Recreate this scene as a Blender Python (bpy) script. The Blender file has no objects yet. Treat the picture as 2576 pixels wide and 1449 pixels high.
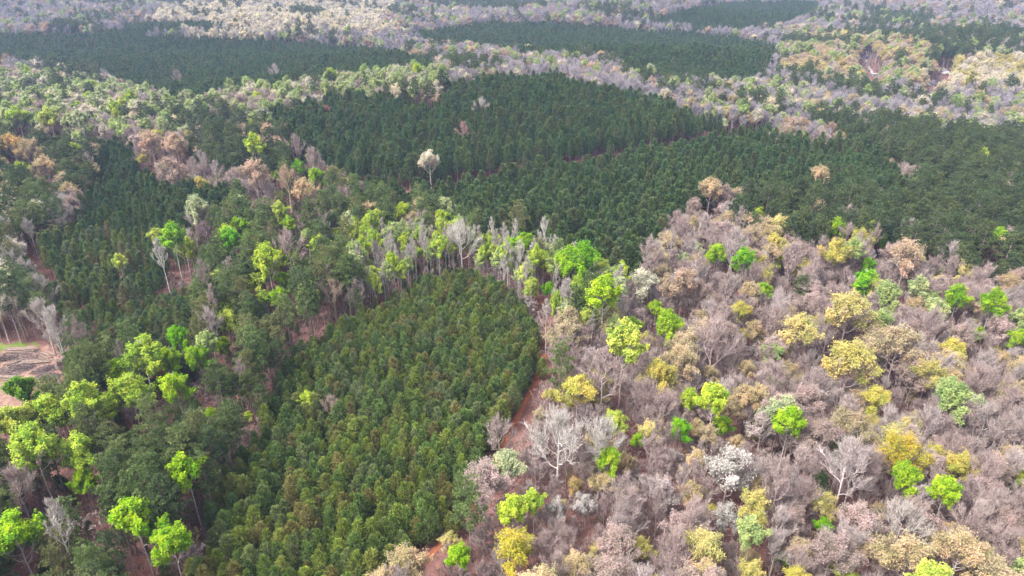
import bpy, math
import numpy as np
R = math.radians
SC = bpy.context.scene
COL = SC.collection

# ------------------------------------------------------------------ camera
CAM_H, PITCH, LENS = 140.0, R(26.0), 24.0
cam = bpy.data.cameras.new('camera'); cam.lens = LENS; cam.sensor_width = 36.0
cam.clip_start = 1.0; cam.clip_end = 20000.0
cam_ob = bpy.data.objects.new('camera', cam); COL.objects.link(cam_ob)
cam_ob.location = (0, 0, CAM_H); cam_ob.rotation_euler = (R(90) - PITCH, 0, 0)
SC.camera = cam_ob

# ------------------------------------------------------------------ sky and sun (broken overcast)
SUN_EL, SUN_AZ = R(55), R(-118)          # azimuth measured from +Y (view direction) towards +X
wd = bpy.data.worlds.new('World'); SC.world = wd; wd.use_nodes = True
nt = wd.node_tree; nt.nodes.clear()
sky = nt.nodes.new('ShaderNodeTexSky'); sky.sky_type = 'NISHITA'; sky.sun_disc = False
sky.sun_elevation = SUN_EL; sky.sun_rotation = SUN_AZ; sky.air_density = 1.0; sky.dust_density = 4.0; sky.ozone_density = 1.0
bg = nt.nodes.new('ShaderNodeBackground'); bg.inputs['Strength'].default_value = 0.15
ow = nt.nodes.new('ShaderNodeOutputWorld')
hz = nt.nodes.new('ShaderNodeHueSaturation'); hz.inputs['Saturation'].default_value = .34     # thin cloud greys the blue
nt.links.new(sky.outputs[0], hz.inputs['Color']); nt.links.new(hz.outputs[0], bg.inputs[0]); nt.links.new(bg.outputs[0], ow.inputs[0])
sl = bpy.data.lights.new('sun', 'SUN'); sl.energy = 1.15; sl.angle = R(16); sl.color = (1.0, 0.97, 0.92)
so = bpy.data.objects.new('sun', sl); COL.objects.link(so)
so.location = (-200, 200, 400)
so.rotation_euler = (R(90) - SUN_EL, 0, math.pi - SUN_AZ)

vs = SC.view_settings
SC.display_settings.display_device = 'sRGB'
vs.view_transform = 'Standard'; vs.look = 'None'; vs.gamma = 1.0; vs.use_curve_mapping = False
vs.exposure = 1.65
SC.render.engine = 'CYCLES'
cy = SC.cycles
cy.max_bounces = 4; cy.diffuse_bounces = 3; cy.glossy_bounces = 1; cy.transmission_bounces = 2
cy.transparent_max_bounces = 4; cy.volume_bounces = 0
cy.use_adaptive_sampling = True; cy.adaptive_threshold = 0.02
cy.caustics_reflective = False; cy.caustics_refractive = False
cy.use_denoising = True; cy.denoising_prefilter = 'NONE'; SC.render.filter_size = 1.2; cy.denoiser = 'OPENIMAGEDENOISE'; cy.denoising_input_passes = 'RGB_ALBEDO_NORMAL'
cy.sample_clamp_indirect = 6.0
SC.render.use_persistent_data = False
HAZE_D = 0.00011

# ------------------------------------------------------------------ terrain and the pinhole
def smooth(a, b, t):
    t = np.clip((t - a) / (b - a), 0, 1); return t * t * (3 - 2 * t)

BUMPS = [(-40, 470, 200, 100, 15), (90, 640, 200, 65, 13), (-60, 755, 400, 60, -11), (-350, 830, 220, 80, 16), (140, 1010, 260, 90, 19),
         (-290, 540, 160, 90, -6), (430, 720, 180, 100, 11), (330, 420, 150, 80, -5), (-420, 1080, 300, 100, 10), (560, 1020, 240, 90, -8),
         (-20, 170, 90, 70, 2.5), (120, 150, 90, 90, -2.5), (-160, 300, 110, 60, -3)]
def terrain(x, y):
    x = np.asarray(x, float) / 1.4; y = np.asarray(y, float) / 1.4
    d = np.hypot(x, y)
    z = 1.3 * np.sin(x / 47 + 1.3) * np.sin(y / 61 + .4) + 2.0 * np.sin(x / 133 + .5 + y / 310) * smooth(150, 500, d)
    for bx, by, sx, sy, a in BUMPS:
        z = z + a * np.exp(-((x - bx) / sx) ** 2 - ((y - by) / sy) ** 2)
    z = z + smooth(1050, 1700, d) * 26 + smooth(750, 1150, d) * 11 * np.sin(x / 190 + .7 + y / 400) * np.sin(y / 62 + x / 260)
    z = z - smooth(1900, 3500, d) * 20
    return z * 1.4

FW, FH = 2576.0, 1449.0
FD = LENS / 36.0 * FW
SP, CP = math.sin(PITCH), math.cos(PITCH)
def project(x, y, z):
    """photo position (2576 x 1449 frame) and depth of world points"""
    dz = np.asarray(z) - CAM_H
    dep = y * CP - dz * SP
    up = y * SP + dz * CP
    return FW / 2 + FD * x / dep, FH / 2 - FD * up / dep, dep
def unproject(u, v, h=0.0):
    """ground point under the spot that shows at (u, v) when it is h above the ground"""
    a = (u - FW / 2) / FD; b = -(v - FH / 2) / FD
    d = np.array([a, CP + b * SP, -SP + b * CP])
    t0, t1 = 20.0, None
    t = 20.0
    f = lambda t: CAM_H + d[2] * t - float(terrain(d[0] * t, d[1] * t)) - h
    while t < 6000 and f(t) > 0: t0 = t; t += max(4.0, t * .02)
    t1 = t
    for _ in range(30):
        m = (t0 + t1) / 2
        if f(m) > 0: t0 = m
        else: t1 = m
    return d[0] * t1, d[1] * t1, t1
def inside(poly, u, v):
    p = np.array(poly, float); c = np.zeros(np.shape(u), bool); n = len(p)
    for i in range(n):
        x1, y1 = p[i]; x2, y2 = p[(i + 1) % n]
        if y1 == y2: continue
        c ^= ((y1 > v) != (y2 > v)) & (u < (x2 - x1) * (v - y1) / (y2 - y1) + x1)
    return c

# ------------------------------------------------------------------ materials
def new_mat(name):
    m = bpy.data.materials.new(name); m.use_nodes = True; m.node_tree.nodes.clear()
    return m, m.node_tree.nodes, m.node_tree.links
def attr(N, name, typ):
    n = N.new('ShaderNodeAttribute'); n.attribute_name = name; n.attribute_type = typ; return n
def mixc(N, L, a, b, fac, mode='MIX'):
    n = N.new('ShaderNodeMix'); n.data_type = 'RGBA'; n.blend_type = mode
    for s, val in ((0, fac), (6, a), (7, b)):
        if hasattr(val, 'is_linked'): L.new(val, n.inputs[s])
        else: n.inputs[s].default_value = val if s == 0 else (*val, 1)
    return n.outputs[2]
def leaf_mat(name, transl, hue=.03):
    m, N, L = new_mat(name)
    t = attr(N, 'tint', 'INSTANCER'); s = attr(N, 'var', 'GEOMETRY')
    hs = N.new('ShaderNodeHueSaturation')
    mr = N.new('ShaderNodeMapRange'); mr.inputs['To Min'].default_value = .62; mr.inputs['To Max'].default_value = 1.38
    L.new(s.outputs['Fac'], mr.inputs['Value']); L.new(mr.outputs[0], hs.inputs['Value'])
    mh = N.new('ShaderNodeMapRange'); mh.inputs['To Min'].default_value = .5 + hue; mh.inputs['To Max'].default_value = .5 - hue
    L.new(s.outputs['Fac'], mh.inputs['Value']); L.new(mh.outputs[0], hs.inputs['Hue'])
    L.new(t.outputs['Color'], hs.inputs['Color'])
    d = N.new('ShaderNodeBsdfDiffuse'); L.new(hs.outputs[0], d.inputs[0])
    o = N.new('ShaderNodeOutputMaterial')
    if transl > 0:
        tr = N.new('ShaderNodeBsdfTranslucent'); L.new(hs.outputs[0], tr.inputs[0])
        mx = N.new('ShaderNodeMixShader'); mx.inputs[0].default_value = transl
        L.new(d.outputs[0], mx.inputs[1]); L.new(tr.outputs[0], mx.inputs[2]); L.new(mx.outputs[0], o.inputs[0])
    else:
        L.new(d.outputs[0], o.inputs[0])
    return m
def bark_mat(name, at='bark'):
    m, N, L = new_mat(name)
    t = attr(N, at, 'INSTANCER')
    tc = N.new('ShaderNodeTexCoord'); no = N.new('ShaderNodeTexNoise'); no.inputs['Scale'].default_value = 2.2; no.inputs['Detail'].default_value = 4
    L.new(tc.outputs['Object'], no.inputs['Vector'])
    c = mixc(N, L, t.outputs['Color'], (.6, .58, .56), .0)
    mr = N.new('ShaderNodeMapRange'); mr.inputs['From Min'].default_value = .3; mr.inputs['From Max'].default_value = .7
    mr.inputs['To Min'].default_value = .7; mr.inputs['To Max'].default_value = 1.25
    L.new(no.outputs['Fac'], mr.inputs['Value'])
    hs = N.new('ShaderNodeHueSaturation'); L.new(c, hs.inputs['Color']); L.new(mr.outputs[0], hs.inputs['Value'])
    d = N.new('ShaderNodeBsdfDiffuse'); L.new(hs.outputs[0], d.inputs[0])
    o = N.new('ShaderNodeOutputMaterial'); L.new(d.outputs[0], o.inputs[0])
    return m
def noise_mat(name, cols, scale, detail=6, bump=0.0, dist=0.0, rough=.6, spread=(.3, .7)):
    """noise ramp over world position; cols = list of colours"""
    m, N, L = new_mat(name)
    g = N.new('ShaderNodeNewGeometry'); no = N.new('ShaderNodeTexNoise')
    no.inputs['Scale'].default_value = scale; no.inputs['Detail'].default_value = detail; no.inputs['Roughness'].default_value = rough
    no.inputs['Distortion'].default_value = dist
    L.new(g.outputs['Position'], no.inputs['Vector'])
    r = N.new('ShaderNodeValToRGB'); e = r.color_ramp.elements
    for i, c in enumerate(cols):
        p = spread[0] + (spread[1] - spread[0]) * i / max(1, len(cols) - 1)
        if i < 2: e[i].position = p; e[i].color = (*c, 1)
        else: q = e.new(p); q.color = (*c, 1)
    L.new(no.outputs['Fac'], r.inputs[0])
    d = N.new('ShaderNodeBsdfDiffuse'); L.new(r.outputs[0], d.inputs[0])
    if bump:
        b = N.new('ShaderNodeBump'); b.inputs['Strength'].default_value = 1.0; b.inputs['Distance'].default_value = bump
        L.new(no.outputs['Fac'], b.inputs['Height']); L.new(b.outputs[0], d.inputs['Normal'])
    o = N.new('ShaderNodeOutputMaterial'); L.new(d.outputs[0], o.inputs[0])
    return m
M_NEEDLE = leaf_mat('pine_needles', .30, .02)
M_LEAF = leaf_mat('spring_leaves', .30, .035)
M_BARK = bark_mat('tree_bark'); M_TWIG = bark_mat('tree_twigs', 'twig')

def ground_mat():
    m, N, L = new_mat('forest_floor')
    g = N.new('ShaderNodeNewGeometry')
    n1 = N.new('ShaderNodeTexNoise'); n1.inputs['Scale'].default_value = .045; n1.inputs['Detail'].default_value = 5
    n2 = N.new('ShaderNodeTexNoise'); n2.inputs['Scale'].default_value = 1.1; n2.inputs['Detail'].default_value = 8; n2.inputs['Roughness'].default_value = .75
    for n in (n1, n2): L.new(g.outputs['Position'], n.inputs['Vector'])
    r1 = N.new('ShaderNodeValToRGB'); e = r1.color_ramp.elements
    e[0].position = .35; e[0].color = (.20, .098, .085, 1); e[1].position = .65; e[1].color = (.29, .165, .145, 1)
    r2 = N.new('ShaderNodeValToRGB'); e = r2.color_ramp.elements
    e[0].position = .3; e[0].color = (.45, .42, .42, 1); e[1].position = .7; e[1].color = (1.35, 1.3, 1.25, 1)
    L.new(n1.outputs['Fac'], r1.inputs[0]); L.new(n2.outputs['Fac'], r2.inputs[0])
    c = mixc(N, L, r1.outputs[0], r2.outputs[0], 1.0, 'MULTIPLY')
    d = N.new('ShaderNodeBsdfDiffuse'); L.new(c, d.inputs[0])
    b = N.new('ShaderNodeBump'); b.inputs['Strength'].default_value = .8; b.inputs['Distance'].default_value = .25
    L.new(n2.outputs['Fac'], b.inputs['Height']); L.new(b.outputs[0], d.inputs['Normal'])
    o = N.new('ShaderNodeOutputMaterial'); L.new(d.outputs[0], o.inputs[0])
    return m
M_GROUND = ground_mat()

# ------------------------------------------------------------------ mesh helpers
def to_mesh(name, V, faces, mats, mat_idx=None, var=None, smooth_=False):
    """V (n,3); faces: list of (k,m) int arrays (tris or quads)"""
    me = bpy.data.meshes.new(name)
    V = np.ascontiguousarray(V, np.float32)
    tot = np.concatenate([np.full(len(f), f.shape[1], np.int32) for f in faces]) if faces else np.zeros(0, np.int32)
    loops = np.concatenate([np.asarray(f, np.int32).ravel() for f in faces])
    start = np.concatenate([[0], np.cumsum(tot)[:-1]]).astype(np.int32)
    me.vertices.add(len(V)); me.vertices.foreach_set('co', V.ravel())
    me.loops.add(len(loops)); me.loops.foreach_set('vertex_index', loops)
    me.polygons.add(len(tot)); me.polygons.foreach_set('loop_start', start)
    try: me.polygons.foreach_set('loop_total', tot)
    except Exception: pass
    if mat_idx is not None: me.polygons.foreach_set('material_index', np.asarray(mat_idx, np.int32))
    if smooth_: me.polygons.foreach_set('use_smooth', np.ones(len(tot), bool))
    for m in mats: me.materials.append(m)
    me.update(calc_edges=True)
    if var is not None:
        a = me.attributes.new('var', 'FLOAT', 'FACE'); a.data.foreach_set('value', np.asarray(var, np.float32))
    me.validate()
    return me

class Geo:
    """collects faces of one mesh, each face with a material index and a shade value"""
    def __init__(s): s.V = []; s.T = []; s.Q = []; s.n = 0; s.tm = []; s.qm = []; s.tv = []; s.qv = []
    def add(s, V, F, mat=0, var=None):
        V = np.asarray(V, float).reshape(-1, 3); F = np.asarray(F, int)
        v = np.full(len(F), .5) if var is None else np.broadcast_to(var, (len(F),))
        if F.shape[1] == 3: s.T.append(F + s.n); s.tm.append(np.full(len(F), mat)); s.tv.append(v)
        else: s.Q.append(F + s.n); s.qm.append(np.full(len(F), mat)); s.qv.append(v)
        s.V.append(V); s.n += len(V)
    def merge(s, o):
        for V in [np.concatenate(o.V)]:
            for F, m, v, tgt in ((o.T, o.tm, o.tv, 3), (o.Q, o.qm, o.qv, 4)):
                if F:
                    F2 = np.concatenate(F) + s.n
                    (s.T if tgt == 3 else s.Q).append(F2); (s.tm if tgt == 3 else s.qm).append(np.concatenate(m)); (s.tv if tgt == 3 else s.qv).append(np.concatenate(v))
            s.V.append(V); s.n += len(V)
    def mesh(s, name, mats, smooth_=False):
        fs, mi, va = [], [], []
        if s.T: fs.append(np.concatenate(s.T)); mi.append(np.concatenate(s.tm)); va.append(np.concatenate(s.tv))
        if s.Q: fs.append(np.concatenate(s.Q)); mi.append(np.concatenate(s.qm)); va.append(np.concatenate(s.qv))
        return to_mesh(name, np.concatenate(s.V), fs, mats, np.concatenate(mi), np.concatenate(va), smooth_)

def unit(a): return a / (np.linalg.norm(a, axis=-1, keepdims=True) + 1e-9)
def tube(g, P, rad, sides=5, mat=0, var=.5, cap=False):
    P = np.asarray(P, float); n = len(P)
    t = unit(np.gradient(P, axis=0))
    ref = np.array([0, 0, 1.]) if abs(t[0][2]) < .9 else np.array([1., 0, 0])
    a = unit(np.cross(t, ref)); b = np.cross(t, a)
    ang = np.arange(sides) * 2 * math.pi / sides
    ring = P[:, None, :] + (a[:, None, :] * np.cos(ang)[None, :, None] + b[:, None, :] * np.sin(ang)[None, :, None]) * np.asarray(rad)[:, None, None]
    i = np.arange(n - 1)[:, None] * sides; j = np.arange(sides)[None, :]; k = (j + 1) % sides
    F = np.stack([i + j, i + k, i + sides + k, i + sides + j], -1).reshape(-1, 4)
    V = ring.reshape(-1, 3)
    g.add(V, F, mat, var)
    if cap:
        c0 = len(V)
        g.add(np.vstack([ring[0], P[:1]]), np.stack([np.arange(sides), np.full(sides, sides), (np.arange(sides) + 1) % sides], -1)[:, ::-1], mat, var)
        g.add(np.vstack([ring[-1], P[-1:]]), np.stack([np.arange(sides), (np.arange(sides) + 1) % sides, np.full(sides, sides)], -1), mat, var)
def ribbons(g, A, B, w0, w1, rng, mat=0, var=.5):
    """thin flat twigs from A to B"""
    d = unit(B - A); s = unit(np.cross(d, rng.normal(size=A.shape)))
    n = len(A)
    if w1 <= 0:
        V = np.stack([A - s * w0, A + s * w0, B], 1).reshape(-1, 3); F = np.arange(3 * n).reshape(-1, 3)
    else:
        V = np.stack([A - s * w0, A + s * w0, B + s * w1, B - s * w1], 1).reshape(-1, 3); F = np.arange(4 * n).reshape(-1, 4)
    g.add(V, F, mat, np.broadcast_to(var, (n,)))
def leaves(g, P, nrm, size, rng, mat=0, var=.5, long=1.25):
    n = len(P); nr = unit(nrm); t = unit(np.cross(nr, rng.normal(size=P.shape))); b = np.cross(nr, t)
    s = np.broadcast_to(size, (n,))[:, None]
    V = np.stack([P - t * s * .5 * long, P - b * s * .42 + nr * s * .1, P + t * s * .5 * long, P + b * s * .42 + nr * s * .1], 1).reshape(-1, 3)
    g.add(V, np.arange(4 * n).reshape(-1, 4), mat, np.broadcast_to(var, (n,)))
def tufts(g, P, D, nb, length, width, jit, rng, mat=0, var=None):
    n = len(P)
    d = unit(np.repeat(D, nb, 0) + rng.normal(size=(n * nb, 3)) * jit)
    base = np.repeat(P, nb, 0); L = length * rng.uniform(.7, 1.25, (n * nb, 1))
    s = unit(np.cross(d, rng.normal(size=d.shape))) * width * .5
    V = np.stack([base + d * L * .12, base + d * L * .6 - s, base + d * L, base + d * L * .6 + s], 1).reshape(-1, 3)
    v = np.repeat(rng.uniform(.2, .8, n) if var is None else var, nb) + rng.uniform(-.2, .2, n * nb)
    g.add(V, np.arange(4 * n * nb).reshape(-1, 4), mat, np.clip(v, 0, 1))

# ------------------------------------------------------------------ tree builders: each returns (trunk Geo, crown Geo), real size in metres
def young_pine(seed, H=11.0, Rm=1.95, cone=1.45, step=1.0, low=1.2):
    rng = np.random.default_rng(seed); tr, cr = Geo(), Geo()
    zs = np.linspace(0, H * .96, 7); bend = rng.normal(size=2) * .12
    P = np.stack([bend[0] * (zs / H) ** 2 * 2, bend[1] * (zs / H) ** 2 * 2, zs], 1)
    tube(tr, P, .13 * (1 - zs / H) + .015, 5, 0, .5)
    pts, dirs = [], []
    z = low
    while z < H * .97:
        t = (z - low) / (H - low)
        prof = min(1.0, (1 - t) * cone) ** .85 * (.8 + .2 * min(1, t * 4))
        nb = int(rng.integers(6, 9)); a0 = rng.uniform(0, 6.28)
        for k in range(nb):
            a = a0 + k * 6.283 / nb + rng.normal() * .22
            r = max(.25, Rm * prof * rng.uniform(.72, 1.18)); rise = r * (.35 + .75 * t) + rng.normal() * .12
            tip = np.array([math.cos(a) * r, math.sin(a) * r, z + rise])
            base = np.array([0, 0, z])
            m = max(2, int(r * 2.6))
            f = np.linspace(.38, 1, m)
            q = base + (tip - base) * f[:, None] + rng.normal(size=(m, 3)) * .1; q[:, 2] += .15 * f ** 2 * r
            pts.append(q); out = np.array([math.cos(a), math.sin(a), .95 + 1.1 * t])
            dirs.append(np.repeat(out[None], m, 0))
            if r > .8: ribbons(cr, base[None], tip[None], .025, .012, rng, 1)
        z += rng.uniform(.42, .62) * (1.05 - .35 * t) * step
    pts.append(np.array([[0, 0, H * .95], [0, 0, H * .985], [.05, 0, H]]) + [bend[0] * 2, bend[1] * 2, 0]); dirs.append(np.tile([0, 0, 1.], (3, 1)))
    P = np.concatenate(pts); D = np.concatenate(dirs)
    P[:, :2] += bend * 2 * (P[:, 2:3] / H) ** 2
    tufts(cr, P, unit(D), 7, .66, .17, .42, rng, 0)
    return tr, cr
def mature_pine(seed, H=23.0, Rm=3.7, clear=.56):
    rng = np.random.default_rng(seed); tr, cr = Geo(), Geo()
    zs = np.linspace(0, H * .97, 10); bend = rng.normal(size=2) * .5
    ax = lambda z: np.stack([bend[0] * (np.asarray(z) / H) ** 2, bend[1] * (np.asarray(z) / H) ** 2, np.asarray(z)], -1)
    tube(tr, ax(zs), .27 * (1 - zs / H) ** .8 + .03, 6, 0)
    for k in range(5):
        z = H * rng.uniform(.35, clear); a = rng.uniform(0, 6.28); p = ax(z)
        tube(tr, [p, p + np.array([math.cos(a), math.sin(a), .1]) * rng.uniform(.6, 1.6)], [.05, .02], 3, 0)
    nbr = 34
    pts, dirs, var = [], [], []
    for k in range(nbr):
        t = (k + rng.uniform(0, 1)) / nbr; z = H * (clear + (1 - clear) * .95 * t)
        prof = math.sin(min(1, .22 + .95 * t) * math.pi * .94 ) ** .6 if t > .02 else .5
        r = Rm * max(.22, prof) * rng.uniform(.65, 1.15); a = k * 2.4 + rng.normal() * .3
        base = ax(z); tip = base + np.array([math.cos(a) * r, math.sin(a) * r, r * (.05 + .6 * t) + rng.normal() * .2])
        f = np.linspace(0, 1, 4)[:, None]; q = base + (tip - base) * f; q[:, 2] += np.array([0, -.08, -.05, .12]) * r
        tube(cr, q, np.array([.07, .05, .035, .015]) * (.6 + r / 5), 3, 1)
        m = max(3, int(r * 1.9))
        for ff in np.linspace(.45, 1.02, m):
            c = base + (tip - base) * ff + rng.normal(size=3) * [.45, .45, .22]
            kk = 8; d = unit(rng.normal(size=(kk, 3)) + np.array([math.cos(a) * .5, math.sin(a) * .5, .9]))
            pts.append(c + d * [.34, .34, .22]); dirs.append(d); var.append(np.full(kk, rng.uniform(.15, .85)))
    tufts(cr, np.concatenate(pts), np.concatenate(dirs), 6, .5, .17, .5, rng, 0, np.concatenate(var))
    return tr, cr
def broadleaf(seed, H=19.0, clear=.36, spread=5.2, limbs=8, leader=.62, leaf=0.0, dens=1.0, upright=.25, twig=.03, gaps=.0, n2=6, n3=6, n4=5, n5=4, trunk_r=.26, lowleaf=1.0, per=1):
    """deciduous tree: trunk, limbs and four orders of branching; leaf = leaf clump size (0: bare)"""
    rng = np.random.default_rng(seed); tr, cr = Geo(), Geo()
    bend = rng.normal(size=2) * .5
    ax = lambda z: np.stack([bend[0] * (np.asarray(z) / H) ** 2 + .1 * np.sin(np.asarray(z) * .4 + seed), bend[1] * (np.asarray(z) / H) ** 2, np.asarray(z)], -1)
    zt = H * (clear + (1 - clear) * leader)
    zs = np.linspace(0, zt, 8); tube(tr, ax(zs), trunk_r * (1 - zs / zt * .72), 6, 0)
    C = ax(H * clear * .85)
    A, B, Dp = [], [], []           # limbs
    Ls = []
    for k in range(limbs):
        t = (k + .5 * rng.uniform(0, 1)) / limbs
        z = H * clear + (zt - H * clear) * t ** .8 * .97
        a = k * 2.4 + rng.normal() * .35
        # end point on the crown dome
        el = R(18) + R(58) * t + rng.normal() * .12
        hh = H - H * clear
        end = np.array([math.cos(a) * spread * math.cos(el) * rng.uniform(.62, .85), math.sin(a) * spread * math.cos(el) * rng.uniform(.62, .85), H * clear + hh * (.28 + .52 * math.sin(el)) + rng.normal() * .4])
        s = ax(z); end[:2] += s[:2]
        if end[2] < s[2] + .8: end[2] = s[2] + .8 + rng.uniform(0, .8)
        f = np.linspace(0, 1, 5); mid = np.array([0, .08, .1, .06, 0])[:, None] * np.array([0, 0, -1.]) * (1 if upright < .4 else .3)
        P = s + (end - s) * f[:, None] + mid * np.linalg.norm(end - s) + rng.normal(size=(5, 3)) * np.array([0, .12, .2, .2, .1])[:, None]
        r0 = trunk_r * .42 * rng.uniform(.75, 1.1)
        tube(tr, P, r0 * (1 - f * .72), 4, 0)
        Ls.append((P, r0, rng.uniform(0, 1)))
    top = ax(zt); Ls.append((np.stack([top - [0, 0, .5], top + [.1, 0, (H - zt) * .3], top + [.0, .2, (H - zt) * .55]]), trunk_r * .28, .5))
    def child_dirs(P0, Dpar, nrand):
        rad = unit(P0 - C)
        return unit(Dpar * .55 + rad * .62 + np.array([0, 0, upright]) + rng.normal(size=P0.shape) * nrand)
    S2, D2, V2, L2 = [], [], [], []
    base_len = spread * .36
    for P, r0, v in Ls:
        n = n2 if len(P) == 5 else n2 + 2
        f = np.concatenate([rng.uniform(.3, .95, n - 1), [1.0]]); x = f * (len(P) - 1); i = np.minimum(x.astype(int), len(P) - 2); w = (x - i)[:, None]
        s = P[i] * (1 - w) + P[i + 1] * w; d = unit(P[i + 1] - P[i])
        dd = child_dirs(s, d, .42); ln = base_len * rng.uniform(.7, 1.2, n)
        for j in range(n):
            e = s[j] + dd[j] * ln[j]; m = (s[j] + e) / 2 + rng.normal(size=3) * .12
            tube(cr, [s[j], m, e], np.array([.075, .056, .036]) * (trunk_r / .26), 3, 1)
            S2.append(np.stack([s[j], m, e])); D2.append(dd[j]); V2.append(np.clip(v * .5 + rng.uniform(0, .5), 0, 1)); L2.append(ln[j])
    S2 = np.array(S2); D2 = np.array(D2); V2 = np.array(V2); L2 = np.array(L2)
    keep_leaf = rng.uniform(0, 1, len(S2)) > gaps
    def level(S, E, D, V, K, n, ln, nr, w0, w1, mt=2, jitlen=.3):
        f = np.tile(np.linspace(.3, 1.0, n), len(S)) + rng.uniform(-.08, 0, n * len(S))
        s = np.repeat(S, n, 0); e = np.repeat(E, n, 0); p = s + (e - s) * f[:, None]
        d = child_dirs(p, np.repeat(D, n, 0), nr); l = ln * rng.uniform(1 - jitlen, 1 + jitlen, (len(p), 1))
        q = p + d * l
        ribbons(cr, p, q, w0, w1, rng, mt)
        return p, q, d, np.repeat(V, n), np.repeat(K, n)
    p, q, d, V, K = level(S2[:, 0], S2[:, 2], D2, V2, keep_leaf, n3, base_len * .66, .42, twig * 1.5, twig * .85, 1)
    p, q, d, V, K = level(p, q, d, np.clip(V + rng.uniform(-.15, .15, len(V)), 0, 1), K, n4, base_len * .44, .5, twig * .8, twig * .45)
    p, q, d, V, K = level(p, q, d, V, K, n5, base_len * .30, .6, twig * .55, 0)
    if leaf > 0:
        dn = np.where(q[:, 2] < H * (clear + .12), dens * lowleaf, dens)
        k = K & (rng.uniform(0, 1, len(q)) < dn)
        P = np.repeat(q[k], per, 0); P = P + rng.normal(size=P.shape) * (.16 if per > 1 else 0); vk = np.repeat(V[k], per); nrm = unit(P - C) * .7 + np.array([0, 0, .6]) + rng.normal(size=P.shape) * .55
        leaves(cr, P, nrm, leaf * rng.uniform(.65, 1.35, len(P)), rng, 0, np.clip(vk + rng.uniform(-.28, .28, len(vk)), 0, 1))
    return tr, cr
def shrub(seed, H=4.0, sp=1.6, leaf=0.0, dens=.6):
    return broadleaf(seed, H=H, clear=.12, spread=sp, limbs=6, leaf=leaf, dens=dens, upright=.55, twig=.016, n2=4, n3=4, n4=4, n5=3, trunk_r=.05)

KINDS = {}     # kind -> list of variants: dict(trunk, crown, both(object), cw crown width, H, cf crown centre)
def register(kind, geos, leafmat):
    out = []
    for i, (tr, cr) in enumerate(geos):
        Vc = np.concatenate(cr.V); Vt = np.concatenate(tr.V)
        both = Geo(); both.merge(cr)
        b2 = Geo(); b2.merge(tr)
        for a in b2.tm: a[:] = 1
        for a in b2.qm: a[:] = 1
        both.merge(b2)
        z0, z1 = np.percentile(Vc[:, 2], [4, 99.7]); cw = (np.percentile(Vc[:, 0], 99.5) - np.percentile(Vc[:, 0], .5) + np.percentile(Vc[:, 1], 99.5) - np.percentile(Vc[:, 1], .5)) / 2
        me = both.mesh(kind + '_mass', [leafmat, M_BARK, M_TWIG])
        ob = bpy.data.objects.new(kind + '_source', me)
        out.append(dict(trunk=tr.mesh(kind + '_trunk', [M_BARK], True), crown=cr.mesh(kind + '_crown', [leafmat, M_BARK, M_TWIG]), both=ob, cw=cw, H=z1, cf=(z0 * .35 + z1 * .65)))
    KINDS[kind] = out
register('plantation_pine', [young_pine(10 + i, 10.2 + .5 * (i % 3), 2.05 + .15 * (i % 2)) for i in range(6)] + [young_pine(20 + i, 10.4 + .4 * i, 1.55 + .1 * (i % 2), 1.15, .8, 3.4 + .3 * i) for i in range(4)], M_NEEDLE)
register('mature_pine', [mature_pine(30 + i, 22 + i, 3.4 + .25 * (i % 3), [.56, .62, .5, .58, .45][i]) for i in range(5)], M_NEEDLE)
register('bare_tree', [broadleaf(50 + i, H=17.5 + .6 * i, clear=[.34, .42, .38, .32, .45, .36][i], spread=[5.4, 4.8, 5.7, 6.0, 4.4, 5.0][i], upright=.3, twig=.036, n2=7, n3=6, n4=4, n5=2) for i in range(6)], M_LEAF)
register('budding_tree', [broadleaf(70 + i, H=17 + .6 * i, clear=[.40, .46, .42, .46][i], spread=[5.4, 4.8, 5.8, 5.2][i], limbs=11, leaf=.26, dens=.6, per=2, upright=.28, gaps=.05, twig=.03, lowleaf=.4) for i in range(4)], M_LEAF)
register('green_tree', [broadleaf(90 + i, H=[20, 16, 22, 16.5, 20.5, 17][i], clear=[.46, .48, .50, .46, .54, .5][i], spread=[4.4, 4.6, 4.7, 4.9, 3.9, 4.4][i], limbs=13, leader=.72, leaf=.32, dens=.92, per=2, upright=.32, gaps=.07, n2=6, n3=6, n4=5, n5=4, lowleaf=.7, trunk_r=.2) for i in range(6)], M_LEAF)
register('tall_bare_tree', [broadleaf(110 + i, H=22 + i, clear=[.45, .5, .42][i], spread=[3.2, 2.8, 3.5][i], limbs=11, leader=.82, upright=.6, twig=.03, trunk_r=.19, n4=4, n5=2) for i in range(3)], M_LEAF)
register('blossom_tree', [broadleaf(130 + i, H=13 + i, clear=.36, spread=4.2 + .3 * i, leaf=.24, dens=.65, per=2, upright=.33, gaps=.05) for i in range(3)], M_LEAF)
register('sapling', [shrub(150, 5, 1.5), shrub(151, 7, 1.7), shrub(152, 3.5, 1.9), shrub(153, 4.5, 1.6, .22, .35)], M_LEAF)

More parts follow.
